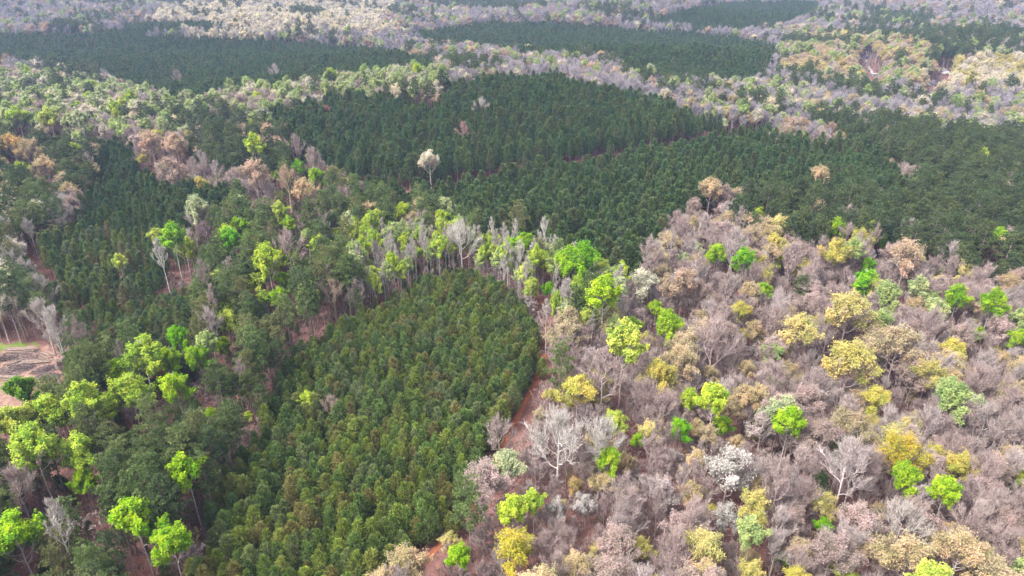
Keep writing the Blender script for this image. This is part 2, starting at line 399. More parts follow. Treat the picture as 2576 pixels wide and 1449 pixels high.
# ------------------------------------------------------------------ palettes (base colours)
G_PINE = [(.150, .215, .070), (.125, .190, .070), (.180, .225, .062), (.145, .185, .092), (.200, .225, .080), (.205, .190, .090), (.110, .175, .068), (.195, .250, .070), (.175, .220, .115), (.135, .205, .075)]
G_PINE_FAR = [(.098, .160, .060), (.082, .145, .058), (.115, .168, .056), (.090, .138, .054), (.125, .150, .060)]
G_MAT = [(.165, .225, .078), (.140, .200, .070), (.125, .180, .076), (.190, .235, .085), (.215, .225, .090)]
G_MAT_DARK = [(.100, .145, .062), (.118, .155, .066), (.088, .125, .056), (.132, .168, .064)]
VIVID = [(.28, .46, .02), (.32, .48, .025), (.25, .43, .02)]
LIME = [(.40, .51, .05), (.37, .50, .06), (.44, .52, .09)]
PALE = [(.38, .46, .17), (.42, .48, .22), (.34, .43, .15), (.43, .47, .26)]
YELLOW = [(.56, .51, .10), (.52, .47, .13), (.58, .52, .18)]
TAN = [(.52, .41, .22), (.54, .43, .22), (.48, .39, .23)]
PEACH = [(.50, .36, .25), (.54, .39, .25), (.46, .35, .26)]
PINK = [(.42, .32, .275), (.45, .345, .305), (.39, .295, .245)]
WHITE = [(.47, .43, .395), (.44, .40, .37), (.49, .455, .41)]
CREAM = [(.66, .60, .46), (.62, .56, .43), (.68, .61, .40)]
B_GREY = [(.42, .325, .30), (.45, .36, .33), (.375, .285, .262), (.465, .39, .365)]
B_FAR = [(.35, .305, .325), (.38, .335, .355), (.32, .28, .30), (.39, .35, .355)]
B_PALE = [(.50, .44, .40), (.54, .49, .445)]
B_PINE = [(.24, .18, .15), (.30, .24, .21)]
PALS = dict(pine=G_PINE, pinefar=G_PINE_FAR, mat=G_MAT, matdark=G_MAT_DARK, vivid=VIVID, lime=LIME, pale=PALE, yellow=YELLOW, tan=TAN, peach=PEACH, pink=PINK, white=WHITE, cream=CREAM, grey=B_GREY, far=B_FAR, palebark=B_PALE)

# ------------------------------------------------------------------ stands, traced on the photograph (2576 x 1449) at canopy height
PINE_STANDS = {   # name: (polygon, size, palette)
 'front': ([(960, 745), (1010, 715), (1070, 682), (1160, 672), (1215, 685), (1290, 725), (1340, 775), (1358, 850), (1362, 900), (1330, 955), (1295, 1030), (1262, 1070), (1225, 1105), (1200, 1180), (1195, 1250), (1130, 1300), (1085, 1345), (1040, 1400), (1000, 1449), (900, 1600), (300, 1600), (430, 1449), (470, 1400), (520, 1310), (545, 1200), (600, 1130), (660, 1050), (668, 990), (725, 890), (765, 850), (860, 790)], .92, 'pine'),
 'below_track': ([(1090, 500), (1300, 455), (1500, 432), (1620, 404), (1800, 367), (1960, 343), (2150, 347), (2250, 400), (2300, 452), (2250, 470), (2000, 462), (1900, 455), (1800, 440), (1730, 500), (1640, 575), (1600, 640), (1560, 665), (1500, 640), (1400, 590), (1300, 570), (1200, 540)], 1.75, 'pinefar'),
 'big_hill': ([(665, 290), (760, 255), (830, 238), (980, 242), (1100, 262), (1128, 225), (1180, 198), (1290, 188), (1400, 190), (1440, 205), (1560, 230), (1700, 258), (1750, 285), (1900, 308), (1990, 328), (1920, 340), (1780, 352), (1650, 376), (1530, 400), (1400, 420), (1260, 440), (1100, 462), (980, 480), (930, 460), (880, 420), (830, 390), (800, 370), (740, 330)], 1.75, 'pinefar'),
 'left_hill': ([(-300, 80), (60, 88), (250, 85), (500, 95), (660, 98), (760, 105), (900, 120), (1115, 145), (1120, 155), (980, 165), (870, 175), (760, 190), (700, 190), (600, 205), (500, 232), (330, 213), (260, 175), (150, 165), (60, 150), (-300, 140)], 1.75, 'pinefar'),
 'far_hill': ([(1010, 88), (1150, 72), (1200, 60), (1300, 57), (1420, 60), (1520, 65), (1600, 75), (1750, 85), (1890, 100), (1960, 118), (1945, 150), (1920, 188), (1800, 190), (1700, 185), (1600, 170), (1560, 140), (1470, 120), (1400, 130), (1250, 115), (1120, 105)], 1.8, 'pinefar'),
 'top_right': ([(1640, 48), (1740, 22), (1850, 6), (2060, 6), (2062, 32), (1960, 62), (1880, 76), (1760, 72)], 1.8, 'pinefar'),
 'top_left_strip': ([(230, 68), (400, 58), (520, 60), (620, 72), (480, 74), (300, 76)], 1.8, 'pinefar'),
 'left_wedge': ([(245, 345), (330, 345), (352, 420), (400, 455), (580, 452), (600, 478), (450, 515), (200, 505), (178, 490), (240, 440), (232, 400)], 1.5, 'pinefar'),
 'left_dark': ([(50, 600), (110, 560), (200, 528), (330, 505), (450, 525), (500, 565), (395, 585), (375, 650), (300, 668), (262, 700), (150, 722), (85, 668), (45, 635)], 1.3, 'pine'),
 'left_small': ([(205, 800), (262, 712), (400, 690), (490, 700), (492, 790), (420, 830), (300, 852), (220, 845)], .95, 'pine'),
}
# mixed woods: polygon, [(kind, weight, palette)], spacing
def mix(*a): return a
REG = [
 ('front_left_pines', [(440, 1010), (560, 900), (700, 850), (660, 960), (640, 1050), (580, 1160), (520, 1300), (460, 1449), (420, 1700), (-200, 1700), (-200, 1400), (230, 1250), (240, 1060)], mix(('mature_pine', .76, 'mat'), ('tall_bare_tree', .14, 'grey'), ('sapling', .10, 'grey'))),
 ('centre_edge', [(880, 565), (1100, 560), (1300, 575), (1560, 640), (1570, 830), (1400, 770), (1290, 725), (1160, 672), (1000, 705), (900, 775)], mix(('tall_bare_tree', .40, 'palebark'), ('mature_pine', .20, 'mat'), ('green_tree', .20, 'pale'), ('green_tree', .10, 'lime'), ('bare_tree', .10, 'grey'))),
 ('right_pines', [(2030, 300), (2250, 305), (2420, 345), (2576, 335), (3200, 330), (3200, 690), (2576, 690), (2450, 690), (2370, 640), (2250, 600), (2130, 575), (2050, 600), (1960, 575), (1880, 555), (1840, 535), (1870, 490), (2000, 470), (2280, 470), (2340, 450), (2250, 390), (2150, 345)], mix(('mature_pine', .88, 'matdark'), ('bare_tree', .07, 'grey'), ('budding_tree', .03, 'tan'), ('green_tree', .02, 'lime'))),
 ('left_pine_clump', [(470, 335), (560, 300), (720, 330), (770, 390), (840, 440), (720, 440), (560, 428), (480, 405)], mix(('mature_pine', .62, 'matdark'), ('bare_tree', .18, 'grey'), ('budding_tree', .14, 'peach'), ('green_tree', .06, 'lime'))),
 ('left_edge_pines', [(-400, 350), (60, 335), (200, 365), (245, 345), (235, 440), (180, 490), (60, 505), (-400, 520)], mix(('mature_pine', .60, 'matdark'), ('budding_tree', .28, 'tan'), ('bare_tree', .08, 'grey'), ('green_tree', .04, 'lime'))),
 ('mid_pines', [(560, 480), (700, 455), (830, 440), (960, 490), (1080, 500), (1180, 540), (1300, 570), (1280, 600), (1090, 560), (960, 590), (880, 570), (800, 600), (600, 600), (480, 560)], mix(('mature_pine', .66, 'mat'), ('bare_tree', .22, 'grey'), ('green_tree', .07, 'pale'), ('budding_tree', .05, 'tan'))),
 ('left_mixed', [(480, 570), (900, 590), (880, 640), (900, 775), (760, 850), (700, 900), (560, 900), (440, 1010), (240, 1060), (230, 1250), (-200, 1400), (-400, 1600), (-400, 1010), (160, 960), (190, 850), (480, 800), (500, 700), (480, 640)], mix(('mature_pine', .70, 'mat'), ('bare_tree', .12, 'grey'), ('tall_bare_tree', .10, 'grey'), ('green_tree', .08, 'lime'))),
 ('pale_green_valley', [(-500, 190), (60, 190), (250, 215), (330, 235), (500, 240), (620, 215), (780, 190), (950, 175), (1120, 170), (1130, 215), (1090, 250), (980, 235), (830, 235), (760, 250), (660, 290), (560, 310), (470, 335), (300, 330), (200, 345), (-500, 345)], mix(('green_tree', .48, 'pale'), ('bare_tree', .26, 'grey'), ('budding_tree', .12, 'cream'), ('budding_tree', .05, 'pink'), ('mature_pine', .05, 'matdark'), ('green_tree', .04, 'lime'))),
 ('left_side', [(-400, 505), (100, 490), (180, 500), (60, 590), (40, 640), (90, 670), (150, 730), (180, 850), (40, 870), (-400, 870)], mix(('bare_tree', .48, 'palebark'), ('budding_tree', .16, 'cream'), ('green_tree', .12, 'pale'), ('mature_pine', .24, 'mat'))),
 ('cream_far_left', [(330, 75), (420, 30), (700, -60), (1050, -60), (985, 30), (955, 60), (1010, 90), (800, 85), (660, 95), (500, 92)], mix(('budding_tree', .70, 'cream'), ('bare_tree', .26, 'palebark'), ('mature_pine', .04, 'matdark'))),  # pale buds and bark, with a patch of sunlight painted into the tints
 ('cream_right', [(2300, 185), (2450, 150), (3300, 140), (3300, 232), (2330, 215)], mix(('budding_tree', .62, 'cream'), ('budding_tree', .30, 'yellow'), ('bare_tree', .08, 'palebark'))),  # sunlit slope: its brightness is put into the cream and yellow crowns
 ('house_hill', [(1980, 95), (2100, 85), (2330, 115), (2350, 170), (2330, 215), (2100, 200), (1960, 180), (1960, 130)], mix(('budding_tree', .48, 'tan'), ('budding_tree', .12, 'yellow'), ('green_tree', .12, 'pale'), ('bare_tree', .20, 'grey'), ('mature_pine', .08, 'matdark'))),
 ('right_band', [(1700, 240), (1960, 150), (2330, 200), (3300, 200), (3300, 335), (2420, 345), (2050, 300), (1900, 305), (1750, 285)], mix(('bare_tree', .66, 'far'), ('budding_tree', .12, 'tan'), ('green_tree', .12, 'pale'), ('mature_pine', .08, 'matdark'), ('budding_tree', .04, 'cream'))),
 ('top_right_pines', [(2050, 82), (2400, 95), (3300, 100), (3300, 165), (2310, 165), (2200, 115)], mix(('mature_pine', .74, 'matdark'), ('bare_tree', .16, 'grey'), ('green_tree', .10, 'pale'))),
 ('top_pines', [(380, -60), (640, -60), (600, 20), (520, 32), (430, 15)], mix(('mature_pine', .94, 'matdark'), ('bare_tree', .06, 'grey'))),
 ('top_pines', [(1040, -10), (1230, 2), (1350, 20), (1300, 32), (1100, 25)], mix(('mature_pine', .72, 'matdark'), ('bare_tree', .28, 'grey'))),
 ('top_pines', [(2200, 35), (2360, 45), (2320, 78), (2200, 72)], mix(('mature_pine', .55, 'matdark'), ('bare_tree', .25, 'grey'), ('green_tree', .2, 'pale'))),
]
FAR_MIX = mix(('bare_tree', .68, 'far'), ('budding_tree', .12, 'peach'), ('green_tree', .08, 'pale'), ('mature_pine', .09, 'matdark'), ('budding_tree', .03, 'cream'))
NEAR_MIX = mix(('bare_tree', .60, 'grey'), ('tall_bare_tree', .07, 'grey'), ('budding_tree', .12, 'pink'), ('budding_tree', .12, 'tan'), ('budding_tree', .055, 'yellow'), ('green_tree', .02, 'pale'), ('blossom_tree', .03, 'white'), ('sapling', .045, 'grey'))
REG_NAMES = {'near': 'red-floored hardwood', 'far': 'far woods'}

# clay track and clearing, traced on the ground
TRACK = [(985, 1530), (1040, 1449), (1080, 1400), (1122, 1352), (1165, 1305), (1212, 1235), (1258, 1135), (1284, 1085), (1306, 1042), (1335, 985), (1360, 930), (1373, 885), (1375, 840), (1368, 795), (1362, 755)]
YARD = [(-160, 872), (60, 866), (128, 880), (152, 905), (150, 935), (118, 962), (75, 975), (62, 1010), (70, 1060), (20, 1090), (-160, 1100)]
SIDE_TRACK = [(60, 640), (92, 690), (125, 730), (165, 770)]
KEEP_CLEAR = [  # nothing random may stand in front of these
 YARD, [(1020, 1449), (1060, 1390), (1100, 1345), (1150, 1295), (1175, 1305), (1150, 1360), (1100, 1410), (1070, 1449)],
 [(1262, 1100), (1300, 1030), (1350, 935), (1372, 880), (1395, 880), (1375, 950), (1340, 1010), (1310, 1070), (1290, 1110)], [(1352, 745), (1385, 745), (1395, 850), (1362, 850)],
 [(75, 660), (110, 660), (175, 755), (135, 760)],
 [(2164, 138), (2190, 138), (2192, 152), (2164, 152)], [(2180, 160), (2196, 160), (2218, 192), (2186, 192)], [(2362, 170), (2392, 170), (2392, 190), (2362, 190)], [(2330, 204), (2360, 204), (2360, 217), (2330, 217)],
]

# ------------------------------------------------------------------ trees one can point at: kind, crown centre (u, v), crown width, colour, label
HAND = [
 # lower left corner
 ('green_tree', 30, 1325, 135, 'vivid', 'dense round lime-green tree at the very bottom left corner'),
 ('green_tree', 335, 1285, 125, 'vivid', 'tall vivid green tree with long pale trunk near the bottom left'),
 ('green_tree', 425, 1345, 95, 'vivid', 'darker green tree tucked against the tall vivid one at bottom left'),
 ('green_tree', 465, 1165, 88, 'vivid', 'vivid green tree on a long trunk beside the front pine plantation'),
 ('green_tree', 75, 1110, 105, 'lime', 'lime-green poplar with pale leaning trunk, left of its twin, lower left'),
 ('green_tree', 188, 1118, 108, 'lime', 'lime-green domed poplar, right of its twin, lower left grove'),
 ('green_tree', 20, 1050, 105, 'lime', 'lime-green tree cut by the left edge below the log yard'),
 ('green_tree', 118, 1020, 110, 'lime', 'broad lime-green tree just below the log yard'),
 ('green_tree', 205, 990, 90, 'lime', 'yellow-green tree between the log yard and dark pines'),
 ('green_tree', 208, 1195, 72, 'vivid', 'narrow green tree hanging below the two lime poplars'),
 ('green_tree', 45, 968, 80, (.15, .30, .03), 'deeper green leafy tree standing in front of the log yard'),
 ('green_tree', 322, 968, 110, 'lime', 'wide lime-green tree in the middle of the left grove'),
 ('green_tree', 440, 958, 76, 'vivid', 'green dome below the pair of round lime trees, left grove'),
 ('green_tree', 430, 892, 62, 'vivid', 'round lime tree, left one of the pair in the left grove'),
 ('green_tree', 497, 886, 64, 'vivid', 'round lime tree, right one of the pair in the left grove'),
 ('green_tree', 352, 882, 95, 'lime', 'open lime-green tree with visible branches at the top of the left grove'),
 ('green_tree', 450, 838, 54, (0.20, .46, .01), 'deepest green round tree rising above the left grove'),
 ('green_tree', 518, 848, 56, 'pale', 'pale green tree right of the deepest green one'),
 ('green_tree', 570, 795, 72, 'lime', 'yellow-green tree heading the left grove beside tall pines'),
 ('green_tree', 555, 860, 42, 'vivid', 'small vivid green tree below the yellow-green head of the left grove'),
 ('green_tree', 298, 922, 75, 'vivid', 'green tree at the left shoulder of the left grove'),
 ('green_tree', 268, 1010, 60, 'lime', 'lime tree above the lower left pines, below the wide lime one'),
 ('green_tree', 530, 1032, 30, 'vivid', 'tiny vivid green crown poking out of the lower left pines'),
 ('green_tree', 622, 1042, 26, 'lime', 'tiny lime crown at the strip beside the front plantation'),
 ('budding_tree', 395, 925, 55, (.42, .30, .08), 'rusty gold budding tree between lime trees of the left grove'),
 ('tall_bare_tree', 130, 1285, 80, 'palebark', 'white-barked bare tree with forked limbs beside the bottom left dome'),
 ('bare_tree', 30, 1200, 110, 'grey', 'grey bare tree at the left edge under the lime poplars'),
 # mid left
 ('green_tree', 430, 578, 62, (0.22, .44, .03), 'tall vivid green tree at the right end of the dark left plantation'),
 ('green_tree', 462, 615, 50, 'lime', 'pale-trunked lime tree in front of the tall vivid one, mid left'),
 ('green_tree', 386, 585, 36, 'lime', 'small lime top over a bare trunk beside the dark left plantation'),
 ('green_tree', 578, 592, 58, (0.19, .44, .02), 'vivid green tree, left of a green pair, mid left'),
 ('green_tree', 606, 562, 52, 'vivid', 'yellowish green tree, right of a green pair, mid left'),
 ('green_tree', 297, 650, 36, 'lime', 'slim yellow-green tree at the lower edge of the dark left plantation'),
 ('green_tree', 672, 640, 72, 'lime', 'wide lime tree, topmost of the lime cluster left of centre'),
 ('green_tree', 715, 630, 50, 'lime', 'lime crown right of the topmost in the cluster left of centre'),
 ('green_tree', 640, 702, 50, 'lime', 'lime tree, left one of the lower cluster left of centre'),
 ('green_tree', 700, 738, 60, 'vivid', 'bright green tree, lowest of the cluster left of centre'),
 ('green_tree', 708, 695, 46, 'vivid', 'rounded green tree, right one of the cluster left of centre'),
 ('green_tree', 668, 740, 46, 'lime', 'lime tree beside the lowest one of the cluster left of centre'),
 ('bare_tree', 722, 600, 115, 'grey', 'broad tan-grey bare dome above the lime cluster left of centre'),
 ('bare_tree', 510, 570, 50, (.30, .22, .22), 'mauve bare tree between green trees, mid left'),
 ('tall_bare_tree', 400, 620, 40, 'palebark', 'white bare trunk left of the tall vivid tree, mid left'),
 ('bare_tree', 835, 715, 62, 'peach', 'pinkish bare tree standing among tall pines left of the front plantation'),
 ('green_tree', 845, 585, 32, 'vivid', 'small green top among dark pines left of the centre belt'),
 ('green_tree', 772, 585, 34, 'pale', 'small pale green top beside the tan-grey dome'),
 ('green_tree', 705, 520, 46, 'lime', 'lime tree sticking up from dark pines above the tan-grey dome'),
 ('green_tree', 722, 555, 36, 'vivid', 'green sprig below the lime tree in the dark mid pines'),
 # centre belt
 ('green_tree', 955, 540, 50, 'lime', 'slanting lime tree at the upper left of the centre belt'),
 ('green_tree', 1010, 522, 46, 'lime', 'lime tree top, upper centre belt, right of the slanting one'),
 ('green_tree', 920, 562, 56, 'lime', 'lime tree at the left start of the centre belt'),
 ('green_tree', 985, 575, 52, 'pale', 'pale green tree in the left of the centre belt'),
 ('green_tree', 1050, 568, 52, 'pale', 'pale green tree in the middle of the centre belt'),
 ('green_tree', 937, 682, 50, 'lime', 'lime tree on bare trunks at the left top edge of the front plantation'),
 ('green_tree', 968, 608, 36, 'lime', 'small lime crown above the left top edge of the front plantation'),
 ('green_tree', 1045, 628, 46, 'vivid', 'vivid green tree with white trunk above the tip of the front plantation'),
 ('green_tree', 1025, 655, 30, 'vivid', 'slim green tree left of the vivid one above the front plantation'),
 ('green_tree', 1098, 592, 40, 'lime', 'small green crown right of the vivid tree in the centre belt'),
 ('green_tree', 1115, 540, 44, 'lime', 'green crown at the top of the centre belt by grey trees'),
 ('green_tree', 1205, 598, 52, 'lime', 'lime tree with tall white trunk, left of the belt trio'),
 ('green_tree', 1250, 605, 56, 'lime', 'lime tree with tall white trunk, right of the belt trio'),
 ('green_tree', 1312, 602, 60, 'vivid', 'green crown behind the narrow vivid column, centre belt'),
 ('green_tree', 1300, 668, 30, (0.18, .44, .02), 'narrow vivid green column above the front plantation'),
 ('green_tree', 1432, 645, 105, 'vivid', 'largest bright green tree at the right end of the centre belt'),
 ('green_tree', 1475, 640, 80, (0.20, .42, .015), 'dark vivid crown behind the largest green tree of the belt'),
 ('green_tree', 1520, 715, 85, 'vivid', 'green tree behind the lone dark pine at the belt end'),
 ('green_tree', 1380, 718, 38, (0.21, .46, .01), 'narrow oval vivid green tree near the head of the clay track'),
 ('green_tree', 1335, 725, 36, 'vivid', 'small green tree left of the narrow oval one by the track'),
 ('mature_pine', 1490, 705, 62, 'mat', 'lone dark pine in front of green trees at the belt end'),
 ('mature_pine', 1300, 530, 60, 'mat', 'round-topped pine behind the centre belt'),
 ('bare_tree', 1160, 575, 80, 'palebark', 'spreading grey bare tree in the middle of the centre belt'),
 ('tall_bare_tree', 1375, 770, 36, 'palebark', 'small white bare tree by the head of the clay track'),
 ('mature_pine', 1410, 893, 78, 'mat', 'dark round pine beside the bend of the clay track'),
 ('mature_pine', 1180, 1235, 92, 'mat', 'big dark pine at the right edge of the front plantation'),
 ('green_tree', 770, 995, 46, 'lime', 'lone lime tree inside the left side of the front plantation'),
 ('bare_tree', 830, 1005, 45, 'pink', 'mauve bare tree beside the lone lime tree in the front plantation'),
 ('mature_pine', 768, 748, 58, 'mat', 'olive pine on tall bare trunk left of the front plantation'),
 # big hill
 ('green_tree', 1080, 392, 52, 'cream', 'pale budding tree standing alone in the big dark plantation'),
 ('bare_tree', 1210, 255, 40, 'palebark', 'grey bare tree alone near the top of the big dark plantation'),
 ('green_tree', 1408, 300, 16, 'vivid', 'tiny bright green dot inside the big dark plantation'),
 ('bare_tree', 445, 185, 72, 'grey', 'grey bare crown inside the far left plantation'),
 ('bare_tree', 690, 170, 45, 'grey', 'bare grey tree at the lower edge of the far left plantation'),
 ('mature_pine', 972, 216, 26, 'matdark', 'dark pine, leftmost of the row behind the big plantation'),
 ('mature_pine', 1008, 212, 26, 'matdark', 'dark pine, second from left behind the big plantation'),
 ('mature_pine', 1042, 206, 30, 'matdark', 'dark pine, third from left behind the big plantation'),
 ('mature_pine', 1082, 216, 30, 'matdark', 'dark pine, fourth from left behind the big plantation'),
 ('mature_pine', 1112, 186, 32, 'matdark', 'taller dark pine rising behind the row of pines on the big plantation'),
 ('budding_tree', 820, 272, 30, (.26, .12, .09), 'rust-red crown on the top left of the big plantation'),
 ('budding_tree', 790, 273, 26, (.25, .13, .10), 'rust-red crown left of another at the top of the big plantation'),
 ('budding_tree', 872, 270, 20, (.26, .12, .09), 'small rust-red crown, rightmost at the top of the big plantation'),
 ('bare_tree', 1165, 318, 36, (.36, .22, .20), 'pinkish bare crown inside the big plantation'),
 # upper left
 ('budding_tree', 420, 412, 92, 'peach', 'rounded peach crown beside the wedge of dark pines'),
 ('budding_tree', 375, 345, 95, 'peach', 'wide peach crown above the rounded peach one'),
 ('budding_tree', 440, 350, 75, 'peach', 'peach crown right of the wide peach one'),
 ('budding_tree', 638, 420, 80, 'peach', 'orange-peach crown, left of a peach pair above dark pines'),
 ('bare_tree', 720, 432, 90, 'peach', 'rounded pink-grey crown, right of a peach pair above dark pines'),
 ('budding_tree', 765, 462, 70, 'tan', 'tan crown below the two green balls near the big plantation'),
 ('green_tree', 747, 412, 34, (0.19, .42, .02), 'small vivid green ball left of its neighbour by the big plantation'),
 ('green_tree', 798, 436, 46, 'vivid', 'green ball at the edge of the big plantation'),
 ('green_tree', 694, 438, 28, 'vivid', 'small green crown between the two peach domes'),
 ('green_tree', 635, 352, 56, 'lime', 'yellow-green tree among dark pines, upper left'),
 ('bare_tree', 785, 385, 62, 'grey', 'grey bare tree on the left edge of the big plantation'),
 ('bare_tree', 740, 350, 50, 'grey', 'grey bare crown above the bare tree edging the big plantation'),
 ('budding_tree', 25, 352, 60, (.55, .38, .12), 'orange-gold crown at the left edge, upper left'),
 ('budding_tree', 75, 365, 60, 'tan', 'tan-orange crown next to the orange-gold one at the left edge'),
 ('budding_tree', 110, 408, 60, 'tan', 'brown-gold crown among dark pines at the left'),
 ('green_tree', 40, 280, 80, 'lime', 'light green rounded tree near the left edge, upper left'),
 ('green_tree', 120, 285, 70, 'lime', 'light green rounded tree, second from the left edge, upper left'),
 ('green_tree', 200, 290, 70, 'pale', 'soft green rounded tree, third from the left edge, upper left'),
 # right woods
 ('green_tree', 1808, 628, 60, 'vivid', 'vivid green tree, left of two in the upper right hardwood'),
 ('green_tree', 1876, 640, 58, (0.21, .46, .015), 'vivid green flat-topped tree, right of two in the upper right hardwood'),
 ('green_tree', 1962, 652, 44, 'lime', 'lime shrubby crown right of the vivid flat-topped tree'),
 ('green_tree', 2106, 562, 52, 'vivid', 'vivid green tree standing in front of the right-hand dark pines'),
 ('green_tree', 2226, 598, 44, 'vivid', 'small vivid tree between yellow crown and right-hand dark pines'),
 ('green_tree', 2190, 660, 40, (0.19, .42, .015), 'upper lobe of a tall vivid pair in the right hardwood'),
 ('green_tree', 2176, 695, 62, (0.21, .46, .015), 'lower larger tree of a tall vivid pair in the right hardwood'),
 ('green_tree', 1922, 722, 44, 'vivid', 'small square green crown in grey bare trees, right of centre'),
 ('green_tree', 2415, 735, 60, 'vivid', 'green tree by the right edge, left of two'),
 ('green_tree', 2502, 748, 66, 'vivid', 'green tree by the right edge, right of two'),
 ('green_tree', 2512, 588, 58, 'vivid', 'green crown in the dark pines close to the right edge'),
 ('green_tree', 1650, 768, 46, 'vivid', 'vivid round tree, upper of three right of the track head'),
 ('green_tree', 1688, 808, 70, 'vivid', 'green tree, lower of three right of the track head'),
 ('green_tree', 1570, 838, 100, 'lime', 'wide lime tree right of the dark round pine'),
 ('green_tree', 1590, 810, 50, 'vivid', 'small green crown on top of the wide lime tree right of the pine'),
 ('green_tree', 2562, 840, 50, 'vivid', 'green tree cut by the right edge at mid height'),
 ('green_tree', 2460, 830, 36, 'vivid', 'small green tree below the green pair at the right'),
 ('green_tree', 1800, 985, 78, 'lime', 'lime tree in the middle of the right hardwood'),
 ('green_tree', 1740, 1000, 55, 'lime', 'lime tree left of another in the middle of the right hardwood'),
 ('green_tree', 1990, 1042, 76, 'vivid', 'vivid tree in the centre of the right hardwood, standing clear'),
 ('green_tree', 1716, 1070, 58, (0.21, .48, .01), 'vivid pointed oval tree in the right hardwood'),
 ('green_tree', 1822, 1058, 50, 'vivid', 'green round tree right of the vivid pointed oval'),
 ('green_tree', 1608, 1100, 42, 'vivid', 'small vivid tree right of the big silvery bare tree'),
 ('green_tree', 1548, 1050, 68, 'lime', 'olive-lime tree just right of the big silvery bare tree'),
 ('green_tree', 1525, 1148, 66, 'vivid', 'vivid round tree below the big silvery bare tree'),
 ('green_tree', 1290, 1265, 74, 'lime', 'lime dome, left of a lime pair near the clay track'),
 ('green_tree', 1345, 1248, 60, 'lime', 'lime dome, right of a lime pair near the clay track'),
 ('green_tree', 1272, 1155, 90, 'pale', 'light lime open crown beside the clay track'),
 ('green_tree', 2288, 1192, 74, 'vivid', 'vivid green tree below the big yellow crown, right'),
 ('green_tree', 2386, 1218, 74, 'vivid', 'green ball right of the vivid tree under the yellow crown'),
 ('green_tree', 2076, 1312, 46, (0.20, .45, .01), 'narrow vivid green spire in the lower right'),
 ('green_tree', 1155, 1385, 62, 'vivid', 'small bright green tree growing beside the clay track at the bottom'),
 ('green_tree', 2360, 1445, 105, 'lime', 'yellow-green crown cut by the bottom edge, lower right'),
 ('green_tree', 1895, 1325, 80, 'pale', 'tall pale lime tree in the lower right'),
 ('green_tree', 1975, 1398, 42, (.16, .34, .02), 'small dark green tree near the bottom, lower right'),
 ('green_tree', 2126, 1428, 70, 'lime', 'lime tree at the bottom edge, lower right'),
 ('green_tree', 2568, 1190, 50, 'lime', 'green tree touching the right edge, lower right'),
 ('budding_tree', 1455, 968, 98, 'yellow', 'bright yellow tree beside the clay track'),
 ('budding_tree', 2140, 762, 150, 'yellow', 'widest pale yellow crown in the right hardwood'),
 ('budding_tree', 2016, 812, 110, 'yellow', 'yellow-tan crown left of the widest yellow one'),
 ('budding_tree', 2142, 890, 130, 'yellow', 'yellow crown below the widest yellow one'),
 ('budding_tree', 2340, 925, 88, 'yellow', 'compact golden yellow tree right of centre in the right hardwood'),
 ('budding_tree', 2270, 1122, 122, (.52, .42, .05), 'big golden yellow tree in the lower right hardwood'),
 ('budding_tree', 2262, 850, 120, 'tan', 'wide tan crown right of the widest yellow one'),
 ('budding_tree', 2110, 620, 90, 'yellow', 'yellow crown at the foot of the right-hand dark pines'),
 ('budding_tree', 2285, 630, 105, 'peach', 'peach crown at the foot of the right-hand dark pines'),
 ('budding_tree', 2205, 992, 82, 'yellow', 'pale yellow crown above the lower right wood'),
 ('budding_tree', 1290, 1372, 130, (.54, .46, .05), 'big yellow tree by the clay track near the bottom'),
 ('budding_tree', 2422, 1158, 90, 'yellow', 'pale yellow crown near the right edge'),
 ('budding_tree', 1905, 1262, 105, 'yellow', 'olive-yellow crown above the tall pale lime tree'),
 ('budding_tree', 2290, 1385, 135, 'tan', 'golden tan dome at the bottom, left of two, lower right'),
 ('budding_tree', 2425, 1372, 135, 'tan', 'golden tan dome at the bottom, right of two, lower right'),
 ('budding_tree', 1445, 1215, 52, (.50, .36, .13), 'small gold crown above the two white blossoming trees'),
 ('budding_tree', 1895, 1438, 95, 'yellow', 'yellow crown cut by the bottom edge, left of another'),
 ('budding_tree', 2005, 1445, 80, 'yellow', 'yellow crown cut by the bottom edge, right of another'),
 ('budding_tree', 2470, 1425, 100, 'tan', 'tan crown near the bottom right corner'),
 ('budding_tree', 1842, 1012, 80, 'tan', 'tan crown beside the lime tree in the right hardwood'),
 ('budding_tree', 1540, 788, 90, (.40, .36, .16), 'olive-tan crown above the wide lime tree by the pine'),
 ('budding_tree', 1900, 818, 62, 'tan', 'tan crown left of the yellow-tan one in the right hardwood'),
 ('budding_tree', 2066, 430, 56, 'tan', 'tan ball standing in the plantation right of centre'),
 ('budding_tree', 1790, 462, 62, 'tan', 'orange-tan crown at the edge of the centre plantation'),
 ('budding_tree', 1720, 700, 90, 'peach', 'peach crown in the upper part of the right hardwood'),
 ('budding_tree', 1130, 1352, 60, 'yellow', 'thin yellow tree leaning over the clay track at the bottom'),
 ('blossom_tree', 1622, 702, 78, (.62, .60, .44), 'cream-white blossoming tree near the track head'),
 ('blossom_tree', 1838, 1165, 110, 'white', 'large white blossoming tree in the right hardwood'),
 ('blossom_tree', 1398, 1272, 62, 'white', 'white blossoming tree, left of two near the clay track'),
 ('blossom_tree', 1476, 1258, 62, 'white', 'white blossoming tree, right of two near the clay track'),
 ('blossom_tree', 1668, 1225, 80, (.50, .42, .40), 'pinkish white blossoming tree in the lower middle'),
 ('blossom_tree', 1832, 1290, 75, 'white', 'white blossoming tree left of the tall pale lime one'),
 ('blossom_tree', 1920, 1060, 80, (.48, .40, .36), 'dusty pink-white tree in the middle of the right hardwood'),
 ('bare_tree', 1405, 1065, 165, 'palebark', 'largest silvery bare tree fanning out beside the clay track'),
 ('bare_tree', 1515, 1080, 100, 'palebark', 'silvery bare tree right of the largest fanning one'),
 ('bare_tree', 1642, 615, 105, 'grey', 'grey fan-shaped bare tree at the edge of the centre plantation'),
